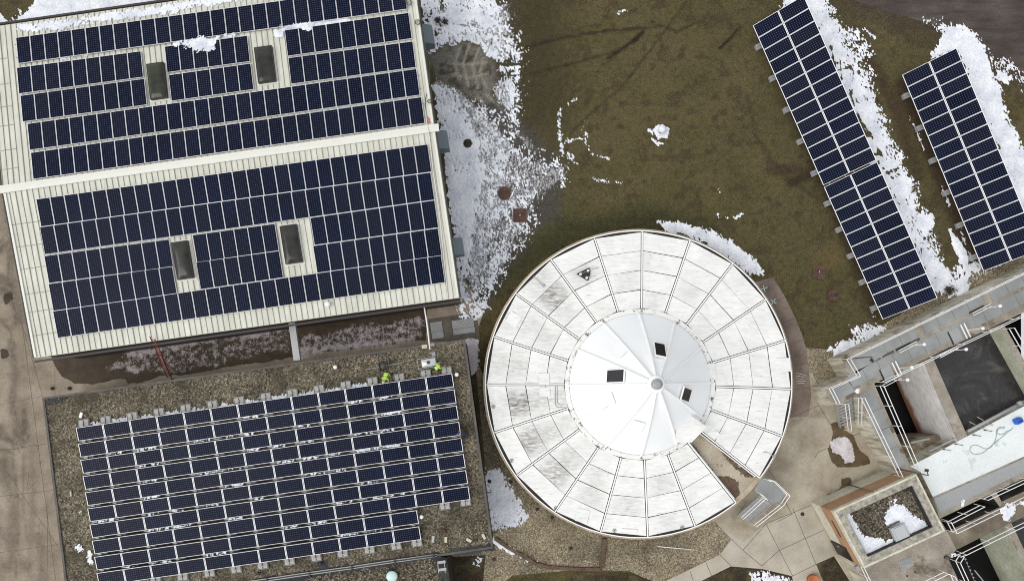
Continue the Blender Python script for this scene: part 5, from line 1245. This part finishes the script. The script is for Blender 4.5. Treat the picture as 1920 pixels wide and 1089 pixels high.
#%%PART5
# ================================================================== BASIN COMPLEX (deck at +2 m, open basins)
bc = thing('concrete_basin_complex', (0, 0, 0), 'raised concrete treatment basins with grated walkways, divider walls and open dark water', 'treatment basin')
def deck(name, px, mat='conctop', z1=DECKZ, z0_=-3.4, side='conc'):
    pts = [P(x, y, z1) for x, y in px]; mb = MB(); mb.prism(pts, z0_, z1, 0, 1); return mb.build(name, (side, mat), bc)
deck('main_deck', [(1543, 726), (1595.5, 704), (1576, 671.5), (1990, 471), (1990, 552), (1639, 718.6), (1603, 743), (1562, 760.6)])
deck('narrow_walkway', [(1603, 743), (1639, 718.6), (1707, 874), (1726, 884), (1690, 900)])
deck('white_slab', [(1707, 874), (1814, 817.5), (1990, 724), (1990, 824), (1749, 931), (1726, 884)], 'concwhite')
deck('wet_kerb', [(1749, 931), (1990, 824), (1990, 862), (1857, 926), (1762, 972)])
deck('island', [(1857, 926), (1868, 920.7), (1878, 940), (1875, 950)], side='shadedwetwall')
deck('wet_walkway', [(1776, 996), (1875, 950), (1878, 940), (1990, 888), (1990, 935), (1884, 985), (1793, 1030)], 'wettop', side='shadedwetwall')
deck('patio', [(1762, 972), (1776, 996), (1793, 1030), (1778, 1046), (1815, 1125), (1640, 1125), (1597, 1036), (1700, 960), (1740, 950)])
deck('divider_wall', [(1732, 681), (1750, 672), (1814, 817.5), (1795, 827.5)], 'conctop', DECKZ - .004, -3.4, 'basinwall')
deck('divider_wall', [(1872, 614), (1882.5, 609), (1958, 741), (1946, 747)], 'conctop', DECKZ - .004, -3.4, 'greenwall')
deck('divider_wall', [(1884, 985), (1896, 979), (1966, 1125), (1951, 1125)], 'conctop', DECKZ - .004, -3.4, 'greenwall')
# pit floors / water
def water(name, px, z, mat, at=DECKZ):
    mb = MB(); pts = [P(x, y, at) for x, y in px]; mb.prism(pts, z - .4, z); o = mb.build(name, mat); tag(o, kind='structure')
water('water', [(1639, 718.6), (1735, 670), (1800, 817), (1707, 874)], -2.2, 'blackwater'); water('water', [(1750, 672), (1876, 612), (1952, 745), (1814, 817.5)], .95, 'water')
water('water', [(1882.5, 609), (1990, 552), (1990, 730), (1958, 741)], -1.6, 'blackwater'); water('water', [(1762, 972), (1990, 862), (1990, 888), (1776, 996)], -1.2, 'blackwater')
water('water', [(1778, 1046), (1793, 1030), (1884, 985), (1951, 1125), (1815, 1125)], -1.6, 'blackwater'); water('water', [(1896, 979), (1990, 935), (1990, 1125), (1966, 1125)], .3, 'water')
# ledge pieces at the south end of the first basin
mb = MB(); mb.prism([P(x, y, .3) for x, y in ((1690, 838), (1722, 818), (1797, 812), (1812, 822), (1707, 876))], -3.3, .3); mb.build('shelf', 'plank', bc)
for a, b, z, r in (((1708, 830), (1742, 822), .9, .09), ((1742, 846), (1795, 822), 1.5, .09), ((1766, 834), (1790, 822), 1.9, .07)):
    mb = MB(); mb.tube([P(*a, z), P(*b, z)], r, 10); mb.build('pipe', 'tray', bc)
# gratings in two lanes; deck direction in photo pixels
du_, dn_ = (.9, -.436), (.436, .9)
def gp(s, t): return (1576 + du_[0] * s + dn_[0] * t, 671.5 + du_[1] * s + dn_[1] * t)
def grate(s0, s1, t0, t1, mat='grate', pts=None, z=DECKZ):
    q = pts or [gp(s0, t0), gp(s1, t0), gp(s1, t1), gp(s0, t1)]; mb = MB(); mb.prism([P(x, y, z + .03) for x, y in q], z + .004, z + .03); return mb.build('grating_panel', mat, bc)
grate(0, 0, 0, 0, pts=[(1590, 677), gp(84, 5), gp(84, 29), (1604, 700)])
for s0 in range(84, 148, 32): grate(s0 + .4, s0 + 31.6, 5, 29)
for s0 in range(164, 288, 31): grate(s0 + .4, s0 + 30.6, 4, 29)
for s0 in range(304, 440, 34): grate(s0 + .4, s0 + 33.6, 4, 28)
for s0 in range(-34, 90, 31): grate(s0 + .4, s0 + 30.6, 34, 60) if s0 > -5 else grate(0, 0, 0, 0, pts=[(1552, 731), (1589, 714), (1604, 733), (1568, 752)])
for s0 in range(90, 240, 30): grate(s0 + .4, s0 + 29.6, 36, 61)
for s0 in range(244, 440, 34): grate(s0 + .4, s0 + 33.6, 34, 58)
for (s0, s1) in ((40, 68), (72, 96), (100, 150)):
    mb = MB(); q = [gp(s0, 29.5), gp(s1, 29.5), gp(s1, 34), gp(s0, 34)]; mb.prism([P(x, y, DECKZ + .02) for x, y in q], DECKZ + .003, DECKZ + .015); mb.build('channel_cover', 'coping', bc)
wl = [(1611, 741), (1636, 729), (1699, 872), (1680, 880)]
for k in range(4):
    f0, f1 = k / 4, (k + 1) / 4 - .008
    L = lambda a, b, f: (a[0] + (b[0] - a[0]) * f, a[1] + (b[1] - a[1]) * f)
    grate(0, 0, 0, 0, pts=[L(wl[0], wl[3], f0), L(wl[1], wl[2], f0), L(wl[1], wl[2], f1), L(wl[0], wl[3], f1)])
grate(0, 0, 0, 0, 'galv', pts=[(1751, 934), (1990, 828), (1990, 850), (1762, 961)])
# guard rails
def rail_thing(label, runs, **k):
    p0 = P(*runs[0], DECKZ); t = thing('guardrail', p0, label, 'guardrail', 'white guardrails round the basins'); railing(t, [P(x, y, DECKZ) - p0 for x, y in runs], **k); return t
rail_thing('long white guardrail round the stepped west end and north edge of the walkway', [(1561, 756), (1546.5, 727.5), (1598.5, 705.5), (1579.5, 673.5), (1990, 474)], sp=2.2)
rail_thing('white guardrail on the walkway\'s south edge above the open basins', [(1644, 716), (1990, 552)], sp=2.2)
rail_thing('white guardrail along the east side of the narrow walkway over black basin', [(1641, 723), (1706, 872)], sp=1.7)
rail_thing('white guardrail along the west side of the narrow walkway above plaza', [(1606, 745), (1676, 890)], sp=1.7)
rail_thing('white guardrail standing on the scummed divider wall by the dark pool', [(1880, 617), (1954, 745)], sp=1.6)
rail_thing('white guardrail on the north side of the small wet openings, west part', [(1765, 975), (1826, 944)], sp=1.4); rail_thing('white guardrail on the north side of the small wet openings, east part', [(1832, 932), (1990, 858)], sp=1.7)
rail_thing('white guardrail between the small openings and the wet walkway', [(1764, 972), (1775, 993), (1990, 889)], sp=1.7)
rail_thing('white guardrail north of the large dark basin at lower right', [(1782, 1036), (1793, 1032), (1884, 987), (1990, 937)], sp=1.7); rail_thing('white guardrail turning down the west side of the large lower basin', [(1788, 1036), (1781, 1047), (1817, 1125)], sp=1.5)
rail_thing('white guardrail frame cut by the bottom edge south of the small building', [(1722, 1100), (1716, 1088), (1760, 1067), (1772, 1073), (1784, 1100)], sp=1.2); rail_thing('short white guardrail at the small building\'s south-west corner', [(1604, 1054), (1636, 1120)], sp=1.2)
rail_thing('white guardrail crossing low over the bottom-right corner basin', [(1855, 1110), (1990, 1045)], sp=1.8)
# valve stands with white ball knobs
vs_ = [(1684, 689.5, 0, 'on the lower lane near the west floor box'), (1706, 648, 1, 'beside the brown slit of the upper lane'), (1843.5, 578.5, 1, 'farthest north-east in the upper lane'), (1812, 619, 0, 'beside the black-edged floor box'), (1782, 657, 2, 'over the dark pool corner'), (1676, 712, 2, 'over the black basin by the south rail')]
for x, y, kd, w_ in vs_:
    b0 = P(x, y, DECKZ); t = thing('valve_stand', b0, f'thin valve stand with white ball top, {w_}', 'valve stand', 'valve stands on the basin walkways', Matrix.Rotation(.45, 4, 'Z').to_quaternion())
    mb = MB(); mb.tube([(0, 0, 0), (0, 0, 1.5)], .03, 8); mb.build('stem', 'white', t); mb = MB(); mb.lathe((0, 0, 1.5), [(.04, -.04), (.10, 0), (.13, .06), (.12, .13), (.06, .18)], 14); mb.build('ball_top', 'white', t, True)
    if kd in (0,):
        mb = MB()
        for s in (-.28, .0): mb.bar((s - .1, -.55, .22), (s - .1, .62, .22), .08, .05)
        mb.build('grab_bar', 'white', t); mb = MB(); mb.prism([(-1.35, -.55), (-.5, -.55), (-.5, .5), (-1.35, .5)], .034, .05); mb.build('floor_box', 'tray', t)
        mb = MB(); mb.bar((-1.38, -.55, .045), (-1.38, .5, .045), .09, .04); mb.build('box_slot', 'black', t)
    else:
        for s in (-.09, .09):
            mb = MB(); mb.bar((-1.1, s, .25), (.45, s + .05, .25), .045); mb.build('grab_bar', 'white', t)
        mb = MB(); mb.bar((-1.15, .18, .04), (.1, .2, .04), .12, .03); mb.build('floor_slot', 'black', t)
def lamp(px, py, hx, hy, zb, ht, lab, arm=.3):
    b0 = P(px, py, zb); t = thing('lamp_post', b0, lab, 'lamp post', 'dark lamp posts by the basins'); hd = P(hx, hy, zb + ht) - b0; hd.z = ht
    mb = MB(); mb.tube([(0, 0, 0), (0, 0, ht)], .055, 8, 0, .04); mb.build('pole', 'coping', t, True); mb = MB(); mb.lathe((0, 0, 0), [(.12, 0), (.12, .04), (.07, .08)], 12); mb.build('base_plate', 'coping', t, True)
    d = Vector((hd.x, hd.y, 0)); d = d.normalized() if d.length > .01 else Vector((1, 0, 0)); mb = MB(); mb.bar(Vector((0, 0, ht)), d * arm + Vector((0, 0, ht + .03)), .05); mb.build('arm', 'coping', t)
    mb = MB(); a = math.atan2(d.y, d.x); mb.box(d * (arm + .1) + Vector((0, 0, ht + .03)), (.26, .20, .10), a + 1.1); mb.build('lamp_head', 'door', t, False, .02)
lamp(1586, 672.5, 1634, 677, DECKZ, 3.3, 'dark lamp post at the north-west corner of the grated walkway', .15); lamp(1684, 878.5, 1738, 884, DECKZ, 3.3, 'dark lamp post at the foot of the narrow walkway, near white slab', .3); lamp(1588, 907, 1636, 921, .02, 3.1, 'dark lamp post on the plaza against the terracotta-banded building', .35)
# snow on decks
cover_mesh('deck_snow', [(W([(1602, 732), (1610, 729), (1608, 737)], DECKZ), .3, .2, 5, 2), (W([(1876, 955), (1890, 945), (1905, 944), (1900, 955), (1889, 978), (1884, 976)], DECKZ), .7, .3, 4, 2), (W([(1913, 940), (1922, 938), (1920, 948)], DECKZ), .7, .3, 4, 2),
                         (W([(1800, 943), (1806, 940), (1806, 946)], DECKZ), .3, .6, 4, 2)], .06, lambda x, y: DECKZ + .03, 'snow', seed=61)
# the long pipe with its sticks, hose, blue pump on the white slab
cable('long_pipe', [P(1815, 808, 2.25), P(1862, 783, 2.25), P(1908, 758.5, 2.25)], .12, 'tray', 'long grey pipe lying on the north edge of the white slab', 'pipe', False)
mb = MB(); mb.tube([P(1908, 757, 2.3), P(1912, 754, 2.35), P(1914, 759, 2.3)], .16, 10); tag(mb.build('pipe_elbow', 'tray', None, True), 'pale elbow fitting at the pipe\'s east end over the pool', 'pipe fitting')
hose = [(1896, 806), (1888, 808), (1880, 814), (1870, 812), (1872, 804), (1881, 803), (1884, 800), (1874, 801), (1869, 806), (1868, 818), (1865, 828), (1858, 838), (1850, 841), (1842, 839), (1834, 835), (1826, 834), (1820, 838), (1819, 844), (1824, 850), (1834, 851), (1845, 847), (1856, 838), (1870, 826), (1884, 815), (1900, 801)]
cable('garden_hose', [P(x, y, DECKZ + .03) for x, y in hose], .018, 'hose', 'thin grey-green hose looping across the pale slab beside the blue pump', 'hose')
t = thing('blue_pump', P(1908.5, 788.5, DECKZ + .2), 'bright blue plastic pump sitting on the pale slab by the hose', 'pump', None, Matrix.Rotation(.5, 4, 'Z').to_quaternion()); t.location.z = DECKZ
mb = MB(); mb.box((0, 0, .22), (.52, .42, .42)); mb.build('housing', 'blue', t, False, .06); mb = MB(); mb.tube([(-.2, 0, .44), (-.1, 0, .5), (.1, 0, .5), (.2, 0, .44)], .025, 6); mb.build('handle', 'black', t)
for i, (a, b) in enumerate((((1817, 790), (1845, 804)), ((1832, 781), (1862, 798)))):
    cable('metal_rod', [P(*a, 2.15), P(*b, 2.15)], .03, 'galv', f'loose metal rod sticking out over the dark pool, {"western" if i == 0 else "eastern"} of two', 'rod', False, 'loose rods over the pool')
for i, (x, y) in enumerate(((1770, 842), (1792, 832), (1847, 806), (1826, 815))):
    mb = MB(); p = P(x, y, DECKZ + .06); mb.tube([p, p + Vector((.55, -.1, .02))], .02, 6); mb.box(p, (.14, .08, .08)); tag(mb.build('anchor_bracket', 'coping'), f'small dark anchor bracket on the white slab\'s north edge, {ORD[(0,1,3,2)[i]]} from the west', 'bracket', 'anchor brackets along the slab edge')
cable('wall_stair_pipe', [P(1827, 1068, 1.2), P(1845, 1090, 1.2)], .05, 'tray', 'thin pale pipe inside the dark lower basin', 'pipe', False)
t = thing('float_line', P(1806, 1040, 1.0), 'string of pale round floats in the dark lower basin', 'float line'); o_ = P(1806, 1040, 1.0)
mb = MB(); mb.bar((0, 0, 0), P(1830, 1095, 1.0) - o_, .02); mb.build('rope', 'tray', t)
for k in range(9):
    f = k / 8; c = P(1806 + 24 * f, 1040 + 55 * f, 1.0) - o_; mb = MB(); mb.lathe(c, [(.06, 0), (.07, .08), (.03, .12)], 10); mb.build('float', 'tray', t, True)
# clustered valve at the lower basin corner
t = thing('hydrant', P(1776, 1040, DECKZ), 'white hooked standpipe at the lower basin\'s north-west corner', 'standpipe')
mb = MB(); mb.tube([(0, 0, 0), (0, 0, .5), (-.08, .22, .62), (.12, .3, .62), (.25, .1, .5), (.25, .02, .35)], .06, 10); mb.build('pipe', 'white', t, True); mb = MB(); mb.lathe((-.12, -.15, 0), [(.15, 0), (.15, .2), (.08, .3)], 14); mb.build('valve_body', 'coping', t, True)
# patio things
t = thing('floor_hatch', P(1698.5, 1055, DECKZ), 'square framed floor hatch set in the patio south of the small building', 'hatch', None, Matrix.Rotation(.42, 4, 'Z').to_quaternion())
mb = MB(); mb.box((0, 0, .02), (1.02, .72, .03)); mb.build('frame', 'tray', t); mb = MB(); mb.box((0, 0, .045), (.90, .60, .02)); mb.build('lid', 'grate', t)
for i, (x, y) in enumerate(((1701, 1079), (1716, 1071.5))):
    mb = MB(); mb.lathe(P(x, y, DECKZ), [(.10, .0), (.10, .012)], 16); tag(mb.build('floor_drain', 'timber'), f'small round brown drain on the patio, {"western" if i == 0 else "eastern"} of two', 'drain', 'patio floor drains')
# stair at the west end of the walkway
t = thing('walkway_stair', (0, 0, 0), 'steep grey steel stair climbing from the plaza to the grated walkway', 'staircase')
h1, h2 = P(1568, 757, DECKZ), P(1594, 744.5, DECKZ); f1, f2 = P(1574.5, 801, .02), P(1599, 789, .02)
for i in range(8):
    f = (i + .6) / 8; a = h1.lerp(f1, f); b = h2.lerp(f2, f); mb = MB(); mb.bar(a, b, .13, .03); mb.build('tread', 'galv', t)
for a, b in ((h1, f1), (h2, f2)): mb = MB(); mb.bar(a, b, .06, .24); mb.build('stringer', 'galv', t)
railing(t, [h1 + Vector((.35, 0, 0)), f1 + Vector((.35, -.2, 0))], sp=1.6); railing(t, [P(1601, 746, DECKZ), P(1601, 795, .05)], sp=1.6)

# ================================================================== SMALL TERRACOTTA-BANDED BUILDING
sb = thing('small_building', (0, 0, 0), 'small flat building with cream walls, terracotta band, stone parapet and snowy gravel roof', 'building')
SZ = 3.35
q = [P(1562, 958, SZ), P(1718, 888, SZ), P(1772, 995, SZ), P(1620, 1065, SZ)]; q = q[::-1]
o1 = q; 
mb = MB(); mb.prism(inset(o1, .03), -.1, 1.5); mb.build('lower_wall', 'tancream', sb)
mb = MB(); mb.prism(inset(o1, .0), 1.5, 2.35); mb.build('terracotta_band', 'terra', sb)
ringwall('terracotta_band', o1, .55, 2.351, 2.98, 'terra', sb); ringwall('upper_wall', inset(o1, .012), .55, 2.981, SZ - .07, 'tancream', sb); ringwall('parapet_face_cap', o1, .15, SZ - .07, SZ + .012, 'tancream', sb); ringwall('parapet_coping', inset(o1, .15), .50, SZ - .07, SZ + .02, 'stone', sb)
rr = inset(o1, .56); 
ringwall('flashing', inset(o1, .60), .10, 2.95, SZ - .08, 'membrane', sb)
mb = MB(); mb.prism(inset(o1, .4), 2.36, 2.9); mb.build('roof_slab', 'membrane', sb)
g_ = sheet('roof_gravel', inset(o1, .72), 2.93, 1.0, 'roofgravel2', kind=None); g_.parent = sb
cover_mesh('roof_snow_patch', [(W([(1580, 962), (1592, 962), (1604, 985), (1618, 1004), (1640, 1012), (1660, 1012), (1676, 1014), (1650, 1035), (1624, 1052)], 2.95), .6, .35, 3, 2.2),
                               (W([(1660, 970), (1672, 950), (1690, 948), (1704, 962), (1730, 980), (1742, 990), (1712, 1004), (1690, 1012), (1684, 985), (1664, 982)], 2.95), .6, .35, 3, 2.2), (W([(1664, 936), (1684, 936), (1682, 942), (1668, 944)], 2.95), .9, .05, 3, 2.5)], .06, lambda x, y: 2.94, 'snow', seed=77)
ba2 = math.atan2(q[2].y - q[3].y, q[2].x - q[3].x)
t = thing('roof_hatch', P(1687, 997, 3.15), 'pale square roof hatch half in snow on the small building', 'hatch', None, Matrix.Rotation(.42, 4, 'Z').to_quaternion()); t.location.z = 2.93
mb = MB(); mb.box((0, 0, .15), (1.1, 1.05, .3)); mb.build('curb', 'skylit', t); mb = MB(); mb.box((.03, -.02, .34), (.85, .95, .06)); mb.build('lid', 'skylit', t, False, .02); mb = MB(); mb.bar((-.45, .68, .12), (.35, .70, .12), .12); mb.build('handle', 'coping', t)
# door, wall lamp and vent slot on the west wall
wa, wb = q[0], q[3]        # SW corner, NW corner
wd = (wb - wa).normalized(); wn = Vector((-wd.y, wd.x, 0)); 
if wn.x > 0: wn = -wn
dc = P(1560.5, 1027, 0); s_ = (dc - wa).dot(wd)
def wallbox(s0, s1, z0_, z1_, th, mat, name):
    a = wa + wd * s0; b = wa + wd * s1; mb = MB(); mb.prism([a - wn * .02, b - wn * .02, b + wn * th, a + wn * th], z0_, z1_); return mb.build(name, mat, sb)
wallbox(s_ - .62, s_ + .62, .03, 2.15, .05, 'sky_frame', 'door_frame'); dd = wallbox(s_ - .55, s_ + .55, .05, 2.1, .07, 'door', 'door')
hdl = wallbox(s_ + .38, s_ + .48, .95, 1.1, .13, 'galv', 'handle'); hdl.parent = dd; wallbox(s_ - 1.2, s_ - .8, 2.36, 2.6, .25, 'tray', 'wall_light'); wallbox(s_ + 1.6, s_ + 3.0, 2.2, 2.34, .03, 'rust', 'wall_slot')

# ================================================================== THINGS ON THE GROUND
def manhole(px, py, r, lab, mat='manhole', g='round covers in the ground', nm='manhole_cover', h=.13):
    t = thing(nm, P(px, py, 0), lab, 'manhole', g); mb = MB(); mb.lathe((0, 0, 0), [(r * 1.12, 0), (r * 1.12, h * .6), (r * .98, h * .6)], 28); mb.build('frame', 'coping', t)
    mb = MB(); mb.lathe((0, 0, h * .6), [(r * .95, 0), (r * .95, h * .4), (r * .5, h * .55)], 28); mb.build('lid', mat, t)
manhole(877, 270, .36, 'round dark manhole cover in snow beside the big building'); manhole(945.5, 363, .50, 'larger round manhole cover in thin snow and mud', 'rust'); manhole(99, 0 + 728, .0 + .12, 'tiny round drain in the concrete apron near the wet stain') ; manhole(131, 728, .13, 'small black round drain on the apron north of the gravel roof')
manhole(1504, 963, .13, 'tiny dark drain in the pale plaza slabs'); manhole(918, 901.5, .14, 'small dark round cap in the snow beside the gravel-roofed building'); 
for i, (x, y) in enumerate(((958, 903), (985, 917), (1007, 954), (1035, 970))):
    manhole(x, y, .12, f'small ring pipe cap in pebbles along the tank, {ORD[i]} going south', g='pipe caps in the pebble bed', nm='cleanout_cover')
manhole(1070, 1027, .13, 'dark pipe stub standing in the pebble bed south of the tank', g='pipe caps in the pebble bed', nm='cleanout_cover'); manhole(926, 1048, .14, 'reddish ring cap in soil south-east of the gravel roof', 'rust', 'pipe caps in the pebble bed', 'cleanout_cover')
def square_hatch(px, py, w_, ang, lab):
    t = thing('square_hatch', P(px, py, 0), lab, 'hatch', 'square rusty hatches in the ground', Matrix.Rotation(ang, 4, 'Z').to_quaternion()); mb = MB(); mb.box((0, 0, .05), (w_, w_, .1)); mb.build('frame', 'timber', t); mb = MB(); mb.box((0, 0, .115), (w_ * .88, w_ * .88, .03)); mb.build('lid', 'rust', t); mb = MB(); mb.lathe((0, 0, .13), [(.04, 0), (.04, .03)], 10); mb.build('lifting_eye', 'white', t)
square_hatch(975, 404.5, 1.1, .05, 'rusty square hatch at the edge of the speckled snow'); square_hatch(1535, 510, 1.0, -.25, 'rusty square hatch in grass west of the lower array')
t = thing('pit_cover', P(1561, 554, 0), 'brown round pit lid with a dark half-open flap in the grass', 'manhole', 'round covers in the ground'); mb = MB(); mb.lathe((0, 0, 0), [(.46, 0), (.46, .1), (.42, .12)], 28); mb.build('lid', 'rust', t); mb = MB(); mb.add([(0, 0, .13), (.30, .26, .13), (.40, .05, .13), (.36, -.05, .13), (-.18, -.1, .13)], [(0, 4, 3, 2, 1)]); mb.build('flap', 'black', t)
t = thing('snow_capped_standpipe', P(1239, 247, 0), 'low round stub capped with snow in the middle of the lawn', 'standpipe'); mb = MB(); mb.lathe((0, 0, 0), [(.2, 0), (.2, .4)], 16); mb.build('pipe', 'coping', t); mb = MB(); mb.lathe((0, 0, .4), [(.3, 0), (.31, .08), (.22, .17), (.08, .22)], 16); mb.build('snow_cap', 'snow', t, True)
# timber edging in the pebble bed
def edging(pts, w_, lab, mat='timber'):
    mb = MB()
    for a, b in zip(pts[:-1], pts[1:]): A, B = P(*a), P(*b); d = (B - A).normalized() * .04; mb.bar(A + Vector((0, 0, .09)), B + Vector((0, 0, .09)) - d * 0, w_, .16)
    tag(mb.build('timber_edging', mat), lab, 'edging', 'timber edging in the pebble bed')
edging([(928, 1008), (952, 1025), (980, 1041), (1005, 1056), (1030, 1062), (1075, 1065), (1126, 1066)], .26, 'curved brown timber edging sweeping below the pebble bed'); edging([(1133, 1008), (1130, 1040), (1127, 1062)], .36, 'straight brown timber edging running from tank to curved edging')
cable('white_stick', [P(1233, 1023.5, .05), P(1307, 1030.5, .05)], .035, 'white', 'long thin white pole lying on pebbles south of the tank', 'pole', False)
mb = MB(); c = P(909, 876)
for k in range(5): mb.box(c + Vector((-.15 + .1 * (k % 3), .1 - .18 * k, .1 + .03 * (k % 2))), (.5 - .06 * k, .12, .14), -1.2 + .25 * (k % 3))
tag(mb.build('scrap_pile', 'rust'), 'small pile of reddish-brown scrap beside the gravel-roofed building', 'scrap')
mb = MB(); mb.lathe(P(1522, 1085, 0), [(.42, 0), (.46, .5), (.40, .5), (.38, .42)], 28); tag(mb.build('planter', 'rusttop', None, True), 'round orange-brown planter at the bottom edge of the plaza', 'planter')
mb = MB(); mb.box(P(1048, 466, .2), (.5, .28, .35), .35); tag(mb.build('junction_box', 'manhole', None, False, .03), 'small dark box standing beside the tank\'s north-west rim', 'box')
for i, (x, y, a) in enumerate(((1433, 541, .4), (1450, 566, -.5))):
    mb = MB(); c = P(x, y, .05)
    for k in range(4): mb.bar(c, c + Vector((math.cos(a + k * 1.5) * .28, math.sin(a + k * 1.5) * .28, .0)), .05, .03)
    tag(mb.build('paint_stars', 'turq'), f'pale green sprawled bracket on the curved walk, {"northern" if i == 0 else "southern"} one', 'bracket', 'green brackets on the curved walk')
mb = MB()
for k in range(5): mb.bar(P(1492, 699 + 5 * k, .08), P(1510 - 2 * (k % 3), 703 + 3.6 * k, .12 + .02 * k), .05, .04, 0)
tag(mb.build('stick_bundle', 'brick'), 'bundle of pale sticks lying across the curved walk', 'sticks')
# dark rubble and shrubs
def shrub(name, px, py, r, lab, n=70, mat='bark', cat='shrub', g=None, h=.5):
    t = thing(name, P(px, py, 0), lab, cat, g); rr = random.Random(int(px * 7 + py)); mb = MB(); lf = MB()
    for k in range(n):
        a = rr.uniform(0, 2 * PI); d = Vector((math.cos(a) * rr.uniform(.2, 1) * r, math.sin(a) * rr.uniform(.2, 1) * r, rr.uniform(.3, 1) * h)); m = d * .5 + Vector((0, 0, .08)); mb.tube([(0, 0, 0), m, d], .012, 4, 0, .004)
        for q_ in range(3): c = d * rr.uniform(.5, 1.0) + Vector((rr.uniform(-.08, .08), rr.uniform(-.08, .08), 0)); s = rr.uniform(.03, .07); lf.add([c + Vector((-s, 0, 0)), c + Vector((0, -s * .5, .02)), c + Vector((s, 0, .01)), c + Vector((0, s * .5, .02))], [(0, 1, 2, 3)])
    mb.build('twigs', mat, t); lf.build('dead_leaves', 'bark', t)
shrub('dead_shrub', 1776, 545, .55, 'dark dead shrub between snow patch and basin wall', 90)
shrub('weed_clump', 821, 40, .32, 'left one of two dark weed clumps in snow by the wall hood', 40, cat='plant', g='weed clumps in the snow', h=.2); shrub('weed_clump', 834, 42, .32, 'right one of two dark weed clumps in snow by the wall hood', 40, cat='plant', g='weed clumps in the snow', h=.2)
shrub('weed_clump', 818, 66, .16, 'tiny dark weed clump south of the pair by the wall hood', 25, cat='plant', g='weed clumps in the snow', h=.15)

# ================================================================== CAMERA, LIGHT
cam = bpy.data.cameras.new('camera'); co = bpy.data.objects.new('camera', cam); COL.objects.link(co); co.location = (0, 0, H)
cam.sensor_fit = 'HORIZONTAL'; cam.sensor_width = 36; cam.lens = 36 * F / 1920; cam.shift_x = 0; cam.shift_y = (720 - 544.5) / 1920; cam.clip_end = 2000; SC.camera = co
w = bpy.data.worlds.new('World'); SC.world = w; w.use_nodes = True; nt = w.node_tree; bg = nt.nodes['Background']
sk = nt.nodes.new('ShaderNodeTexSky'); sk.sky_type = 'NISHITA'; sk.sun_disc = False; sk.sun_elevation = math.radians(50); sk.air_density = 1.0; sk.dust_density = 5.0; sk.ozone_density = 1.0
az = math.radians(203)          # direction towards the sun, measured from +X
hs = nt.nodes.new('ShaderNodeHueSaturation'); hs.inputs['Saturation'].default_value = .30
nt.links.new(sk.outputs[0], hs.inputs['Color']); mx = nt.nodes.new('ShaderNodeMix'); mx.data_type = 'RGBA'; mx.inputs[0].default_value = .7; mx.inputs[7].default_value = (5.8, 5.9, 6.05, 1)     # thick even cloud over the clear-sky model
nt.links.new(hs.outputs[0], mx.inputs[6]); nt.links.new(mx.outputs[2], bg.inputs['Color']); bg.inputs['Strength'].default_value = .13
sk.sun_rotation = PI / 2 - az
sun = bpy.data.lights.new('sun', 'SUN'); sun.energy = .9; sun.angle = math.radians(40); sun.color = (1, .965, .91); so = bpy.data.objects.new('sun', sun); COL.objects.link(so)
dv = Vector((math.cos(az) * math.cos(math.radians(50)), math.sin(az) * math.cos(math.radians(50)), math.sin(math.radians(50)))); so.rotation_mode = 'QUATERNION'; so.rotation_quaternion = dv.to_track_quat('Z', 'Y')
SC.cycles.filter_width = 1.0
SC.view_settings.view_transform = 'Standard'; SC.view_settings.look = 'None'; SC.view_settings.gamma = 1; SC.view_settings.use_curve_mapping = False; SC.view_settings.exposure = 0.35
